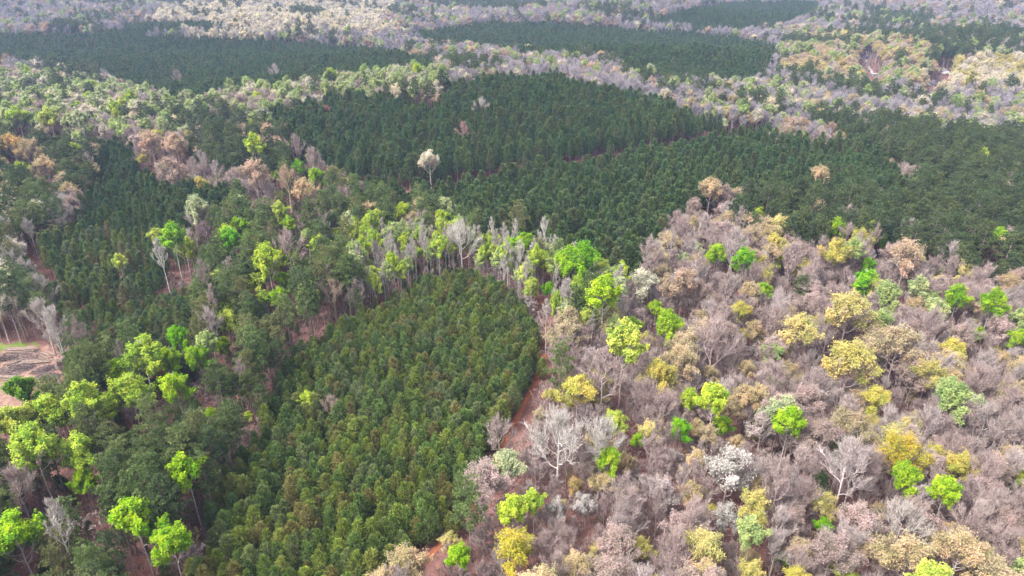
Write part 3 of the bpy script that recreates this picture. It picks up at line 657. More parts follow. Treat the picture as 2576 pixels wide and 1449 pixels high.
 ('bare_tree', 1845, 595, 140, 'grey', 'broad mauve bare dome behind two vivid green trees'),
 ('bare_tree', 1998, 625, 105, 'grey', 'grey fan-shaped bare tree right of the lime shrubby crown'),
 ('bare_tree', 2140, 1135, 165, 'grey', 'very wide pinkish-grey bare tree left of the golden yellow one'),
 ('bare_tree', 2275, 1290, 120, 'palebark', 'white-limbed bare tree in the lower right hardwood'),
 ('bare_tree', 1520, 905, 110, 'grey', 'grey bare tree above the bright yellow tree by the track'),
 ('bare_tree', 1800, 830, 130, 'grey', 'tall grey bare tree with open limbs in the middle right'),
 ('mature_pine', 2066, 1205, 50, (.05, .09, .03), 'single dark pine standing in the lower right hardwood'),
 ('mature_pine', 2022, 706, 44, 'matdark', 'single dark pine in the upper right hardwood'),
]
SIZE_LIM = {'mature_pine': (.5, 1.6), 'green_tree': (.3, 1.7), 'bare_tree': (.45, 1.6), 'budding_tree': (.35, 1.7), 'blossom_tree': (.45, 1.7), 'tall_bare_tree': (.5, 1.4)}
def place(u, v, w, var, lim, kind):
    s = .8
    for _ in range(6):
        x, y, dep = unproject(u, v, var['cf'] * s)
        s = min(lim[1], max(lim[0], (.88 if kind in ('green_tree', 'budding_tree') else 1.0) * w / FD * dep / var['cw']))
    return x, y, s
rs = np.random.default_rng(7)
TREES = []       # dict per tree: kind, variant, x, y, s, rot, tint, bark, reg, label
def pick(pal): 
    c = np.array(PALS[pal][rs.integers(len(PALS[pal]))] if isinstance(pal, str) else pal); return c
hx, hy, hr, hu, hv, hw, hd = [], [], [], [], [], [], []
for kind, u, v, w, pal, label in HAND:
    k = int(rs.integers(len(KINDS[kind]))); var = KINDS[kind][k]
    x, y, s = place(u, v, w, var, SIZE_LIM[kind], kind)
    bark = pick('palebark') if kind in ('green_tree', 'tall_bare_tree') else (pick('grey') if kind != 'mature_pine' else np.array(B_PINE[0]))
    tint = pick(pal) * rs.uniform(.93, 1.07)
    twig = bark
    if kind in ('bare_tree', 'tall_bare_tree'): twig = tint; bark = tint * 1.05 + .03
    TREES.append(dict(kind=kind, k=k, x=x, y=y, s=s, sz=s, rot=rs.uniform(0, 6.28), tint=tint, bark=bark, twig=twig, reg='hand', label=label, pal=pal))
    hx.append(x); hy.append(y); hr.append(var['cw'] * s / 2); hu.append(u); hv.append(v); hw.append(w); hd.append(math.hypot(x, y))
hx, hy, hr, hu, hv, hw, hd = map(np.array, (hx, hy, hr, hu, hv, hw, hd))
lowl = (hu < 520) & (hv > 1080)
hu, hv, hw, hd = (np.concatenate([a, b]) for a, b in ((hu, hu[lowl] + 12), (hv, hv[lowl] + hw[lowl] * .95), (hw, hw[lowl] * .8), (hd, hd[lowl] - 2)))

def in_frame(u, v, m=60): return (u > -m) & (u < FW + m) & (v > -m) & (v < FH + m)
# ---- plantations: planted rows

def grid(dx, dy, ang, jit, ymax):
    n = int(3300 / min(dx, dy))
    i, j = np.meshgrid(np.arange(-n, n), np.arange(-n, n))
    X = i.ravel() * dx; Y = j.ravel() * dy
    c, s = math.cos(ang), math.sin(ang); x = X * c - Y * s; y = X * s + Y * c
    k = (y > 70) & (y < ymax) & (np.abs(x) < .82 * y + 45); x, y = x[k], y[k]
    return x + rs.normal(size=len(x)) * jit, y + rs.normal(size=len(x)) * jit
YOUNG = [0, 9]      # front, left_dark, left_small: the youngest stands
def pine_code(x, y):
    z = terrain(x, y); code = np.full(len(x), -1)
    u0, v0, _ = project(x, y, z + 10.0); u1, v1, _ = project(x, y, z + 17.0); u2, v2, _ = project(x, y, z + 25.0)
    for i, (poly, size, pal) in enumerate(PINE_STANDS.values()):
        k = (code < 0) & (inside(poly, u0, v0) if i == 0 else inside(poly, u1, v1) | inside(poly, u2, v2)); code[k] = i
    return code
track_xy = np.array([unproject(u, v)[:2] for u, v in TRACK])
side_xy = np.array([unproject(u, v)[:2] for u, v in SIDE_TRACK])
yard_xy = np.array([unproject(u, v)[:2] for u, v in YARD])
def dist_line(x, y, P):
    d = np.full(len(x), 1e9)
    for a, b in zip(P[:-1], P[1:]):
        ab = b - a; t = np.clip(((x - a[0]) * ab[0] + (y - a[1]) * ab[1]) / (ab @ ab), 0, 1)
        d = np.minimum(d, np.hypot(x - a[0] - t * ab[0], y - a[1] - t * ab[1]))
    return d
GAPS = [  # unplanted fire lines: where they show, at what height above the ground
 ([(880, 478), (1000, 488), (1090, 484), (1250, 455), (1420, 430), (1530, 409), (1650, 384), (1780, 360), (1990, 334)], 5),
 ([(1516, 385), (1533, 410)], 5),
 ([(735, 930), (700, 985), (668, 1060), (640, 1110), (590, 1180), (545, 1260), (505, 1360), (480, 1449), (470, 1500)], 0),
]
gap_xy = [np.array([unproject(u, v, h)[:2] for u, v in g]) for g, h in GAPS]
px, py = grid(3.2, 2.6, R(17), .3, 560)
code = pine_code(px, py); k = np.isin(code, YOUNG); px, py, code = px[k], py[k], code[k]
px2, py2 = grid(5.6, 4.5, R(-24), .55, 2350)
code2 = pine_code(px2, py2); k = (code2 >= 0) & ~np.isin(code2, YOUNG)
px, py, code = np.concatenate([px, px2[k]]), np.concatenate([py, py2[k]]), np.concatenate([code, code2[k]])
jf = np.where(code == 0, .62, .1); px = px + rs.normal(size=len(px)) * jf; py = py + rs.normal(size=len(px)) * jf
keep = code >= 0
px, py, code = px[keep], py[keep], code[keep]
keep = (dist_line(px, py, track_xy) > 1.5) & (dist_line(px, py, side_xy) > 4) & ~inside(yard_xy, px, py)
for g, wd_ in zip(gap_xy, (15.0, 4, 1.8)): keep &= dist_line(px, py, g) > wd_
for x, y, r in zip(hx, hy, hr): keep &= np.hypot(px - x, py - y) > min(3.0, r * .6)
keep &= rs.uniform(0, 1, len(px)) > .05
px, py, code = px[keep], py[keep], code[keep]
st = list(PINE_STANDS.items())
def noise2(x, y, sc, seed):
    r = np.random.default_rng(seed); o = 0
    for _ in range(5):
        a = r.uniform(0, 6.28); f = r.uniform(.6, 1.6) / sc; o = o + np.sin((x * math.cos(a) + y * math.sin(a)) * f * 6.28 + r.uniform(0, 6.28))
    return o / 5
hvar = noise2(px, py, 60, 3)
for x, y, c, hvv in zip(px, py, code, hvar):
    size = st[c][1][1]; pal = st[c][1][2]
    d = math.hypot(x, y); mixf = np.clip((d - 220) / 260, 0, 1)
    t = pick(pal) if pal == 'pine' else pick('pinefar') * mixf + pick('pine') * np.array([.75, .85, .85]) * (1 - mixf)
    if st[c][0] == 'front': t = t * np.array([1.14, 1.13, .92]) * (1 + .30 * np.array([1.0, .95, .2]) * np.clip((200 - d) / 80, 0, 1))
    s = size * (1 + .12 * hvv) * rs.uniform(.72, 1.18)
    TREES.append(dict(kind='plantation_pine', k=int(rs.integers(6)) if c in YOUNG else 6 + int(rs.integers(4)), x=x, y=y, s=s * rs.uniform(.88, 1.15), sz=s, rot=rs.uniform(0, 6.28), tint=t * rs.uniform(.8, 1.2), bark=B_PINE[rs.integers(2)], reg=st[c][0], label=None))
# ---- mixed woods
qx, qy = grid(5.4, 5.4, R(31), 1.7, 2500)
qd = np.hypot(qx, qy); k = rs.uniform(0, 1, len(qx)) < np.interp(qd, [450, 900, 1600], [1, .66, .42]); qx, qy = qx[k], qy[k]
qcode = pine_code(qx, qy)
keep = (qcode < 0) & (dist_line(qx, qy, track_xy) > 2.4) & (dist_line(qx, qy, side_xy) > 4) & ~inside(yard_xy, qx, qy) & (dist_line(qx, qy, gap_xy[2]) > 1.5) & (dist_line(qx, qy, gap_xy[0]) > 11)
for x, y, r in zip(hx, hy, hr): keep &= np.hypot(qx - x, qy - y) > max(2.5, r * .75)
qx, qy = qx[keep], qy[keep]
qz = terrain(qx, qy); qd = np.hypot(qx, qy)
u15, v15, dep15 = project(qx, qy, qz + 19)
# random trees must not hide a tree one can point at, nor the track and the clearing
hide = np.zeros(len(qx), bool)
for h in (5, 10, 16, 21, 26, 31):
    uu, vv, dd = project(qx, qy, qz + h); ww = 3.6 * FD / dd
    for U, V, W, D in zip(hu, hv, hw, hd): hide |= (qd < D - .5) & ((uu - U) ** 2 + (vv - V) ** 2 < (W * (.45 if U < 1200 else .36) + ww * (.5 if U < 1200 else .38)) ** 2)
    for poly in KEEP_CLEAR:
        for sx in (-.6, -.3, 0, .3, .6): hide |= inside(poly, uu + ww * sx * np.where(qd > 600, 2.0, .75), vv)
low = hide.copy()
uu, vv, dd = project(qx, qy, qz + 6.5)
for U, V, W, D in zip(hu, hv, hw, hd): low &= ~((qd < D - .5) & ((uu - U) ** 2 + (vv - V) ** 2 < (W * .36) ** 2))
for poly in KEEP_CLEAR: low &= ~inside(poly, uu, vv)
lowx, lowy = qx[low], qy[low]
k = ~hide; qx, qy, qz, qd, u15, v15 = qx[k], qy[k], qz[k], qd[k], u15[k], v15[k]
rcode = np.full(len(qx), -1)
for i, (nm, poly, mx) in enumerate(REG):
    kk = (rcode < 0) & inside(poly, u15, v15); rcode[kk] = i
clump = noise2(qx, qy, 140, 11); clump2 = noise2(qx, qy, 90, 12)
for x, y, d, rc, vv, cl, cl2 in zip(qx, qy, qd, rcode, v15, clump, clump2):
    if rc >= 0: nm, mx = REG[rc][0], REG[rc][2]
    elif vv < 330: nm, mx = 'far', FAR_MIX
    else: nm, mx = 'near', NEAR_MIX
    w = np.array([m[1] for m in mx])
    f = np.array([math.exp(5 * cl - .6) if m[0] == 'mature_pine' and m[1] < .5 else (math.exp(2.6 * cl2) if m[2] in ('pale', 'lime', 'cream', 'peach') and m[1] < .4 else 1) for m in mx])
    w = w * f; w /= w.sum(); c = mx[rs.choice(len(mx), p=w)]
    kind, pal = c[0], c[2]
    n = len(KINDS[kind]); s = rs.uniform(.8, 1.3) if kind == 'sapling' else rs.uniform(.76, 1.22) if nm == 'near' else rs.uniform(.9, 1.28) * (1 + .3 * min(1, max(0, (d - 600) / 800)))
    tint = pick(pal) * rs.uniform(.85, 1.12)
    bark = tint * 1.0 + .02 if kind in ('bare_tree', 'tall_bare_tree') else tint if kind == 'sapling' else (B_PINE[rs.integers(2)] if kind == 'mature_pine' else B_GREY[rs.integers(4)])
    TREES.append(dict(kind=kind, k=int(rs.integers(n)), x=x, y=y, s=s, sz=s * rs.uniform(.92, 1.1), rot=rs.uniform(0, 6.28), pal=pal, tint=tint, bark=bark, twig=tint if kind in ('bare_tree', 'tall_bare_tree') else bark, reg=nm, label=None))
lx2 = lowx > -22; lowx = np.concatenate([lowx, lowx[lx2] + rs.normal(size=lx2.sum()) * 1.8]); lowy = np.concatenate([lowy, lowy[lx2] + rs.normal(size=lx2.sum()) * 1.8])
for x, y in zip(lowx, lowy):
    if x > -22 or rs.uniform() < .35: kind, tint, reg, s = 'sapling', pick('grey'), 'brush', rs.uniform(1.0, 1.7)
    else: kind, tint, reg, s = 'plantation_pine', pick('mat') * rs.uniform(.8, 1.1), 'left_mixed', rs.uniform(.45, .68)
    TREES.append(dict(kind=kind, k=int(rs.integers(4)), x=x, y=y, s=s * rs.uniform(1, 1.3), sz=s, rot=rs.uniform(0, 6.28), tint=tint, bark=tint if kind == 'sapling' else B_PINE[0], reg=reg, label=None))
wx, wy = grid(4.3, 4.3, R(63), 1.3, 430)
wz = terrain(wx, wy); wu, wv, _ = project(wx, wy, wz + 14)
wk = (wu > 1130) & (wv > 560) & (pine_code(wx, wy) < 0) & (dist_line(wx, wy, track_xy) > 2.6) & (rs.uniform(0, 1, len(wx)) < .52)
for nm, poly, mx in REG: wk &= ~inside(poly, wu, wv)
for x, y, r in zip(hx, hy, hr): wk &= np.hypot(wx - x, wy - y) > 1.8
for h in (6, 10, 13):
    uu, vv, dd = project(wx, wy, wz + h)
    for U, V, W, D in zip(hu, hv, hw, hd): wk &= ~((np.hypot(wx, wy) < D - .5) & ((uu - U) ** 2 + (vv - V) ** 2 < (W * .38 + 8) ** 2))
    for poly in KEEP_CLEAR: wk &= ~inside(poly, uu, vv)
for x, y in zip(wx[wk], wy[wk]):
    q = rs.uniform(); kind, pal = ('bare_tree', 'grey') if q < .72 else ('budding_tree', 'pink') if q < .80 else ('budding_tree', 'tan') if q < .88 else ('budding_tree', 'yellow') if q < .92 else ('tall_bare_tree', 'grey')
    s = rs.uniform(.46, .76); tint = pick(pal) * rs.uniform(.85, 1.1); bark = tint + .02 if 'bare' in kind else np.array(B_GREY[rs.integers(4)])
    TREES.append(dict(kind=kind, k=int(rs.integers(len(KINDS[kind]))), x=x, y=y, s=s, sz=s * rs.uniform(.95, 1.2), rot=rs.uniform(0, 6.28), pal=pal, tint=tint, bark=bark, twig=tint if 'bare' in kind else bark, reg='near', label=None))
cx_, cy2 = grid(5.2, 5.2, R(12), 1.6, 460)
cu, cv, _ = project(cx_, cy2, terrain(cx_, cy2) + 20)
ck = inside(REG[1][1], cu, cv) & (pine_code(cx_, cy2) < 0) & (dist_line(cx_, cy2, track_xy) > 3)
for x, y, r in zip(hx, hy, hr): ck &= np.hypot(cx_ - x, cy2 - y) > r * .7
for x, y in zip(cx_[ck], cy2[ck]):
    q = rs.uniform(); kind, pal, k = ('green_tree', 'lime', [2, 4][rs.integers(2)]) if q < .30 else ('green_tree', 'pale', 4) if q < .48 else ('tall_bare_tree', 'palebark', int(rs.integers(3)))
    s = rs.uniform(.62, .9); tint = pick(pal) * rs.uniform(.85, 1.1); bark = tint if 'bare' in kind else pick('palebark')
    TREES.append(dict(kind=kind, k=k, x=x, y=y, s=s, sz=s * rs.uniform(1.15, 1.4), rot=rs.uniform(0, 6.28), pal=pal, tint=tint, bark=bark, twig=bark, reg='centre_edge', label=None))
fx, fy = grid(4.6, 4.6, R(50), 1.3, 420)
fz = terrain(fx, fy); fu, fv, fd = project(fx, fy, fz + 19); fk = np.zeros(len(fx), bool)
for i in (0, 6): fk |= inside(REG[i][1], fu, fv)
fk &= (pine_code(fx, fy) < 0) & ~inside(yard_xy, fx, fy) & (dist_line(fx, fy, gap_xy[2]) > 1.5)
for x, y, r in zip(hx, hy, hr): fk &= np.hypot(fx - x, fy - y) > max(2.0, r * .6)
for h in (10, 17, 22):
    uu, vv, dd = project(fx, fy, fz + h)
    for U, V, W, D in zip(hu, hv, hw, hd): fk &= ~((np.hypot(fx, fy) < D - .5) & ((uu - U) ** 2 + (vv - V) ** 2 < (W * .5 + 18) ** 2))
    for poly in KEEP_CLEAR: fk &= ~inside(poly, uu, vv)
for x, y in zip(fx[fk], fy[fk]):
    s = rs.uniform(.7, 1.1)
    TREES.append(dict(kind='mature_pine', k=int(rs.integers(5)), x=x, y=y, s=s, sz=s * rs.uniform(.9, 1.1), rot=rs.uniform(0, 6.28), tint=pick('mat') * rs.uniform(.75, 1.1), bark=B_PINE[rs.integers(2)], reg='left_mixed', label=None))
# ---- saplings and brush under the hardwoods
bx, by = grid(3.5, 3.5, R(8), 1.4, 520)
bk = (pine_code(bx, by) < 0) & (dist_line(bx, by, track_xy) > 2.8) & (dist_line(bx, by, side_xy) > 3) & ~inside(yard_xy, bx, by)
bk &= rs.uniform(0, 1, len(bx)) < np.where(np.hypot(bx, by) < 280, 1.0, .8)
bx, by = bx[bk], by[bk]
for h in (0, 3, 6):
    uu, vv, dd = project(bx, by, terrain(bx, by) + h); bk = np.ones(len(bx), bool)
    for poly in KEEP_CLEAR: bk &= ~inside(poly, uu, vv)
    bx, by = bx[bk], by[bk]
gx, gy = [], []
for P in (gap_xy[2], gap_xy[0]):
    for a, b in zip(P[:-1], P[1:]):
        n = int(np.hypot(*(b - a)) * 2.2); t = rs.uniform(0, 1, (n, 1)); q = a + (b - a) * t + rs.normal(size=(n, 2)) * 2.6; gx += list(q[:, 0]); gy += list(q[:, 1])
for x, y in list(zip(bx, by)) + list(zip(gx, gy)):
    c = np.array(B_GREY[rs.integers(4)]) * rs.uniform(.75, 1.05) * [1.02, .96, .95]
    if rs.uniform() < .1: c = pick('tan')
    s = rs.uniform(.5, 1.15)
    TREES.append(dict(kind='sapling', k=int(rs.integers(4)), x=x, y=y, s=s, sz=s, rot=rs.uniform(0, 6.28), tint=c, bark=c, reg='brush', label=None))

# ------------------------------------------------------------------ ground sheet
def axis(lo, hi, fine, n):
    t = np.linspace(-1, 1, n); s = np.sinh(t * 4.2) / math.sinh(4.2)
    return np.where(s < 0, -s * lo, s * hi)
xs = axis(-7000, 7000, 0, 280); ys = 200 + axis(-1800, 8500, 0, 320)
gxx, gyy = np.meshgrid(xs, ys); gzz = terrain(gxx, gyy)
ni = len(xs); ii, jj = np.meshgrid(np.arange(ni - 1), np.arange(len(ys) - 1)); b0 = (jj * ni + ii).ravel()
me = to_mesh('ground', np.stack([gxx, gyy, gzz], -1).reshape(-1, 3), [np.stack([b0, b0 + 1, b0 + ni + 1, b0 + ni], -1)], [M_GROUND], None, None, True)
gr = bpy.data.objects.new('ground', me); COL.objects.link(gr); gr['kind'] = 'structure'; gr['label'] = 'reddish brown leaf-littered forest floor'

def strip(name, P, width, mat, lift=.05, seed=0):
    r = np.random.default_rng(seed)
    P = np.array(P); seg = np.hypot(*np.diff(P, axis=0).T); t = np.concatenate([[0], np.cumsum(seg)]); n = int(t[-1] / 1.2)
    q = np.linspace(0, t[-1], n); x = np.interp(q, t, P[:, 0]); y = np.interp(q, t, P[:, 1])
    ker = np.ones(9) / 9; xp = np.convolve(np.pad(x, 4, 'edge'), ker, 'valid'); yp = np.convolve(np.pad(y, 4, 'edge'), ker, 'valid')
    d = unit(np.stack([np.gradient(xp), np.gradient(yp)], -1)); nrm = np.stack([-d[:, 1], d[:, 0]], -1)
    m = 7; off = np.linspace(-1, 1, m); wl = width * (.5 + .10 * np.sin(q / 5) + .06 * np.sin(q / 2.1 + 1))
    X = xp[:, None] + nrm[:, :1] * off * wl[:, None]; Y = yp[:, None] + nrm[:, 1:] * off * wl[:, None]
    Z = terrain(X, Y) + lift - .05 * (1 - np.abs(np.abs(off) - .5) * 2) * .5
    i, j = np.meshgrid(np.arange(m - 1), np.arange(n - 1)); b = (j * m + i).ravel()
    me = to_mesh(name, np.stack([X, Y, Z], -1).reshape(-1, 3), [np.stack([b, b + 1, b + m + 1, b + m], -1)], [mat], None, None, True)
    o = bpy.data.objects.new(name, me); COL.objects.link(o); o['kind'] = 'structure'
    return o
M_CLAY = noise_mat('red_clay', [(.24, .08, .04), (.37, .12, .06), (.45, .165, .09), (.47, .24, .16)], .8, 10, .14, 1.2, .72, (.32, .72))
M_YARD = noise_mat('yard_dirt', [(.15, .085, .065), (.24, .145, .115), (.31, .20, .155), (.37, .26, .21)], .32, 10, .2, 1.0, .7)
M_TURF = noise_mat('turf', [(.10, .16, .03), (.16, .22, .05), (.24, .22, .09)], .5, 8, .1)
M_LITTER = noise_mat('needle_litter', [(.16, .075, .05), (.24, .11, .075)], .7, 8, .1)
o = strip('clay_track', track_xy[:12], 1.9, M_CLAY, .09, 1); o['label'] = 'red clay track along the front pine plantation'
o = strip('track_head', track_xy[11:], 3.2, M_LITTER, .07, 4); o['label'] = 'brown end of the clay track between the trees'  # brown litter colour where the red clay ends
o = strip('side_track', side_xy, 5.0, M_LITTER, .09, 2); o['label'] = 'reddish brown side track at the left'

def sheet(name, poly, mat, lift, cell=1.5):
    """draped sheet over a ground polygon"""
    x0, y0 = poly.min(0); x1, y1 = poly.max(0)
    xs = np.arange(x0, x1 + cell, cell); ys = np.arange(y0, y1 + cell, cell); X, Y = np.meshgrid(xs, ys); n = len(xs)
    i, j = np.meshgrid(np.arange(n - 1), np.arange(len(ys) - 1)); b = (j * n + i).ravel()
    cx = (X.ravel()[b] + cell / 2); cyy = (Y.ravel()[b] + cell / 2)
    wob = .8 * np.sin(cx * .9) + .8 * np.sin(cyy * 1.1)
    b = b[inside(poly, cx + wob, cyy + wob)]
    me = to_mesh(name, np.stack([X, Y, terrain(X, Y) + lift], -1).reshape(-1, 3), [np.stack([b, b + 1, b + n + 1, b + n], -1)], [mat], None, None, True)
    o = bpy.data.objects.new(name, me); COL.objects.link(o); o['kind'] = 'structure'; return o
o = sheet('yard', yard_xy, M_YARD, .06); o['label'] = 'bare pinkish dirt clearing where logs are piled'
turf_xy = np.array([unproject(u, v)[:2] for u, v in [(-160, 868), (30, 862), (75, 860), (110, 866), (100, 871), (60, 872), (10, 880), (-160, 890)]])
o = sheet('turf', turf_xy, M_TURF, .12); o['label'] = 'strip of grass along the back of the log yard'

# ------------------------------------------------------------------ trees: individuals and masses
PLACE_WORDS = {'near': 'in the reddish hardwood on the right', 'far': 'in the hazy woods far off', 'front': 'in the dense front plantation beside the clay track',
 'below_track': 'in the plantation just above the centre belt', 'big_hill': 'in the big hill plantation', 'front_left_pines': 'in the dark pine grove left of the front plantation',
 'centre_edge': 'in the belt of trees behind the front plantation', 'right_pines': 'in the dark pine wood at the right', 'left_pine_clump': 'in the pine clump left of the big plantation',
 'left_edge_pines': 'in the gold and dark wood at the left edge', 'mid_pines': 'in the pine band left of the centre belt', 'left_mixed': 'in the mixed pine wood around the lime-green groves',
 'pale_green_valley': 'in the pale green valley, upper left', 'left_side': 'in the pale wood above the log yard', 'cream_far_left': 'in the far wood painted sunlit cream, top left',
 'cream_right': 'on the hillside painted sunlit cream at the right edge', 'house_hill': 'around the houses on the far right hill', 'right_band': 'in the grey wood below the houses',
 'top_right_pines': 'in the dark pines at top right', 'top_pines': 'in the dark far pines at the top', 'left_hill': 'in the far left plantation', 'far_hill': 'in the far centre plantation',
 'top_right': 'in the top right plantation', 'top_left_strip': 'in the far top left plantation strip', 'left_wedge': 'in the wedge-shaped plantation at the left', 'left_dark': 'in the dark left plantation', 'left_small': 'in the small plantation above the left grove', 'brush': 'in the undergrowth beneath the trees'}
KIND_WORDS = {'plantation_pine': 'young bushy conical pine', 'mature_pine': 'tall round-topped pine with bare trunk', 'bare_tree': 'leafless grey spreading tree', 'tall_bare_tree': 'tall slim leafless tree',
 'budding_tree': 'budding tree with small warm-tinted leaves', 'green_tree': 'fresh green leafed tree', 'blossom_tree': 'white blossoming tree', 'sapling': 'thin leafless sapling'}
CATEGORY = {'plantation_pine': 'pine tree', 'mature_pine': 'pine tree', 'sapling': 'sapling'}
byk = {}
for t in TREES:
    t['z'] = float(terrain(t['x'], t['y'])) - .1
    var = KINDS[t['kind']][t['k']]
    u, v, dep = project(t['x'], t['y'], t['z'] + var['cf'] * t['sz'])
    t['seen'] = bool(-10 < u < FW + 10 and 0 < v < FH + 10); t['dep'] = dep; t['u'] = float(u); t['v'] = float(v)
    byk.setdefault(t['kind'], []).append(t)
ADJ = {'yellow': 'yellow', 'tan': 'tan', 'peach': 'peach-coloured', 'pink': 'dusty pink', 'cream': 'cream', 'white': 'white', 'grey': 'grey', 'palebark': 'pale', 'lime': 'lime', 'pale': 'pale green', 'vivid': 'vivid green', 'mat': 'olive', 'matdark': 'dark'}
SHORT = {'bare_tree': 'bare tree', 'tall_bare_tree': 'slim bare tree', 'budding_tree': 'budding tree', 'green_tree': 'leafy tree', 'blossom_tree': 'blossoming tree', 'mature_pine': 'tall pine'}
def landmark_labels(trees):
    """say which one: its place next to the nearest tree that stands out"""
    marks = [t for t in trees if t['label']]
    mu = np.array([t['u'] for t in marks]); mv = np.array([t['v'] for t in marks]); out = {}
    for t in trees:
        if t['label'] or not t['seen'] or t['kind'] not in SHORT: continue
        dd = np.hypot(mu - t['u'], (mv - t['v']) * 1.3); i = int(dd.argmin())
        if dd[i] > 130: continue
        du, dv = t['u'] - mu[i], (t['v'] - mv[i]) * 1.3
        rel = ('right of' if du > 0 else 'left of') if abs(du) > abs(dv) else ('in front of' if dv > 0 else 'behind')
        out.setdefault((i, rel, t['kind'], ADJ.get(t.get('pal'), '')), []).append((dd[i], id(t), t))
    for (i, rel, kind, adj), L in out.items():
        for n, (_, _, t) in enumerate(sorted(L)[:3]):
            head = ((adj + ' ' + SHORT[kind]).strip() + ' ' + ('just ', 'second ', 'third ')[n] + rel + ' the').split()
            w = marks[i]['label'].replace(',', '').split()[:16 - len(head)]
            while w and w[-1] in ('the', 'a', 'of', 'in', 'on', 'at', 'by', 'with', 'and', 'to', 'above', 'below', 'beside', 'near', 'left', 'right', 'its', 'two', 'long', 'between', 'from', 'dark', 'big', 'lower', 'upper', 'front', 'lime', 'green', 'bare', 'standing', 'inside', 'among', 'behind', 'under', 'along', 'clay', 'one'): w = w[:-1]
            t['near'] = ' '.join(head + w)
LIMIT = {'sapling': 150, 'tall_bare_tree': 150, 'blossom_tree': 60}
chosen = []
for kind, L in byk.items():
    chosen += sorted([t for t in L if t['seen'] or t['label']], key=lambda t: (t['label'] is None, -KINDS[kind][t['k']]['cw'] * t['s'] / t['dep']))[:LIMIT.get(kind, 295)]
landmark_labels(chosen)
used = {}
for t in chosen: used[t.get('near')] = used.get(t.get('near'), 0) + 1
def link(o, parent=None):
    COL.objects.link(o)
    if parent is not None: o.parent = parent
    return o
for kind, L in byk.items():
    for t in L: t['key'] = (t['label'] is None, -(KINDS[kind][t['k']]['cw'] * t['s'] / t['dep']) if t['seen'] else 1)
    L.sort(key=lambda t: t['key'])
    lim = LIMIT.get(kind, 295)
    solo = [t for t in L[:lim] if t['seen'] or t['label']]; ids = {id(t) for t in solo}
    mass = [t for t in L if id(t) not in ids]
    for t in solo:
        var = KINDS[kind][t['k']]
        e = link(bpy.data.objects.new(kind, None)); e.empty_display_size = .5
        e.location = (t['x'], t['y'], t['z']); e.scale = (t['s'], t['s'], t['sz']); e.rotation_euler = (0, 0, t['rot'])
        if t['label']:
            e['label'] = t['label']; e['group'] = 'trees that stand out in the forest'
        else:
            e['label'] = t['near'] if t.get('near') and used[t['near']] == 1 else KIND_WORDS[kind] + ' ' + PLACE_WORDS[t['reg']]; e['group'] = KIND_WORDS[kind].split(' with ')[0] + 's ' + PLACE_WORDS[t['reg']]
        e['category'] = CATEGORY.get(kind, 'tree')
        for nm in ('trunk', 'crown'):
            c = link(bpy.data.objects.new(nm, var[nm]), e)
            c['tint'] = [float(q) for q in t['tint']]; c['bark'] = [float(q) for q in t['bark']]; c['twig'] = [float(q) for q in t.get('twig', t['bark'])]
    if not mass: continue
    me = bpy.data.meshes.new(kind + '_points'); n = len(mass)
    me.vertices.add(n); me.vertices.foreach_set('co', np.array([(t['x'], t['y'], t['z']) for t in mass], np.float32).ravel())
    for nm, typ, data, key in (('rot', 'FLOAT_VECTOR', [(0, 0, t['rot']) for t in mass], 'vector'), ('scl', 'FLOAT_VECTOR', [(t['s'], t['s'], t['sz']) for t in mass], 'vector'),
                               ('tint', 'FLOAT_COLOR', [(*t['tint'], 1) for t in mass], 'color'), ('bark', 'FLOAT_COLOR', [(*t['bark'], 1) for t in mass], 'color'), ('twig', 'FLOAT_COLOR', [(*t.get('twig', t['bark']), 1) for t in mass], 'color'), ('pickid', 'INT', [t['k'] for t in mass], 'value')):
        a = me.attributes.new(nm, typ, 'POINT'); a.data.foreach_set(key, np.array(data, np.int32 if typ == 'INT' else np.float32).ravel())
    ob = bpy.data.objects.new('forest_of_' + {'plantation_pine': 'young_pines', 'mature_pine': 'mature_pines', 'bare_tree': 'bare_trees', 'tall_bare_tree': 'tall_bare_trees', 'budding_tree': 'budding_trees', 'green_tree': 'green_trees', 'blossom_tree': 'blossom_trees', 'sapling': 'saplings'}[kind], me)
    link(ob); ob['kind'] = 'stuff'; ob['label'] = 'further forest of ' + KIND_WORDS[kind].split(' with ')[0] + 's reaching into the distance'; ob['category'] = 'forest'
    ng = bpy.data.node_groups.new(kind + '_scatter', 'GeometryNodeTree')
    ng.interface.new_socket('Geometry', in_out='INPUT', socket_type='NodeSocketGeometry'); ng.interface.new_socket('Geometry', in_out='OUTPUT', socket_type='NodeSocketGeometry')
    N, K = ng.nodes, ng.links
    gi = N.new('NodeGroupInput'); go = N.new('NodeGroupOutput'); iop = N.new('GeometryNodeInstanceOnPoints'); g2i = N.new('GeometryNodeJoinGeometry')
    for var in reversed(KINDS[kind]):
        oi = N.new('GeometryNodeObjectInfo'); oi.inputs['Object'].default_value = var['both']; oi.inputs['As Instance'].default_value = True
        K.new(oi.outputs['Geometry'], g2i.inputs[0])
    def na(nm, typ):
        a = N.new('GeometryNodeInputNamedAttribute'); a.data_type = typ; a.inputs['Name'].default_value = nm; return a.outputs['Attribute']
    K.new(gi.outputs[0], iop.inputs['Points']); K.new(g2i.outputs[0], iop.inputs['Instance']); iop.inputs['Pick Instance'].default_value = True
    K.new(na('pickid', 'INT'), iop.inputs['Instance Index']); K.new(na('scl', 'FLOAT_VECTOR'), iop.inputs['Scale'])
    e2r = N.new('FunctionNodeEulerToRotation'); K.new(na('rot', 'FLOAT_VECTOR'), e2r.inputs[0]); K.new(e2r.outputs[0], iop.inputs['Rotation'])
    K.new(iop.outputs[0], go.inputs[0])
    md = ob.modifiers.new('scatter', 'NODES'); md.node_group = ng
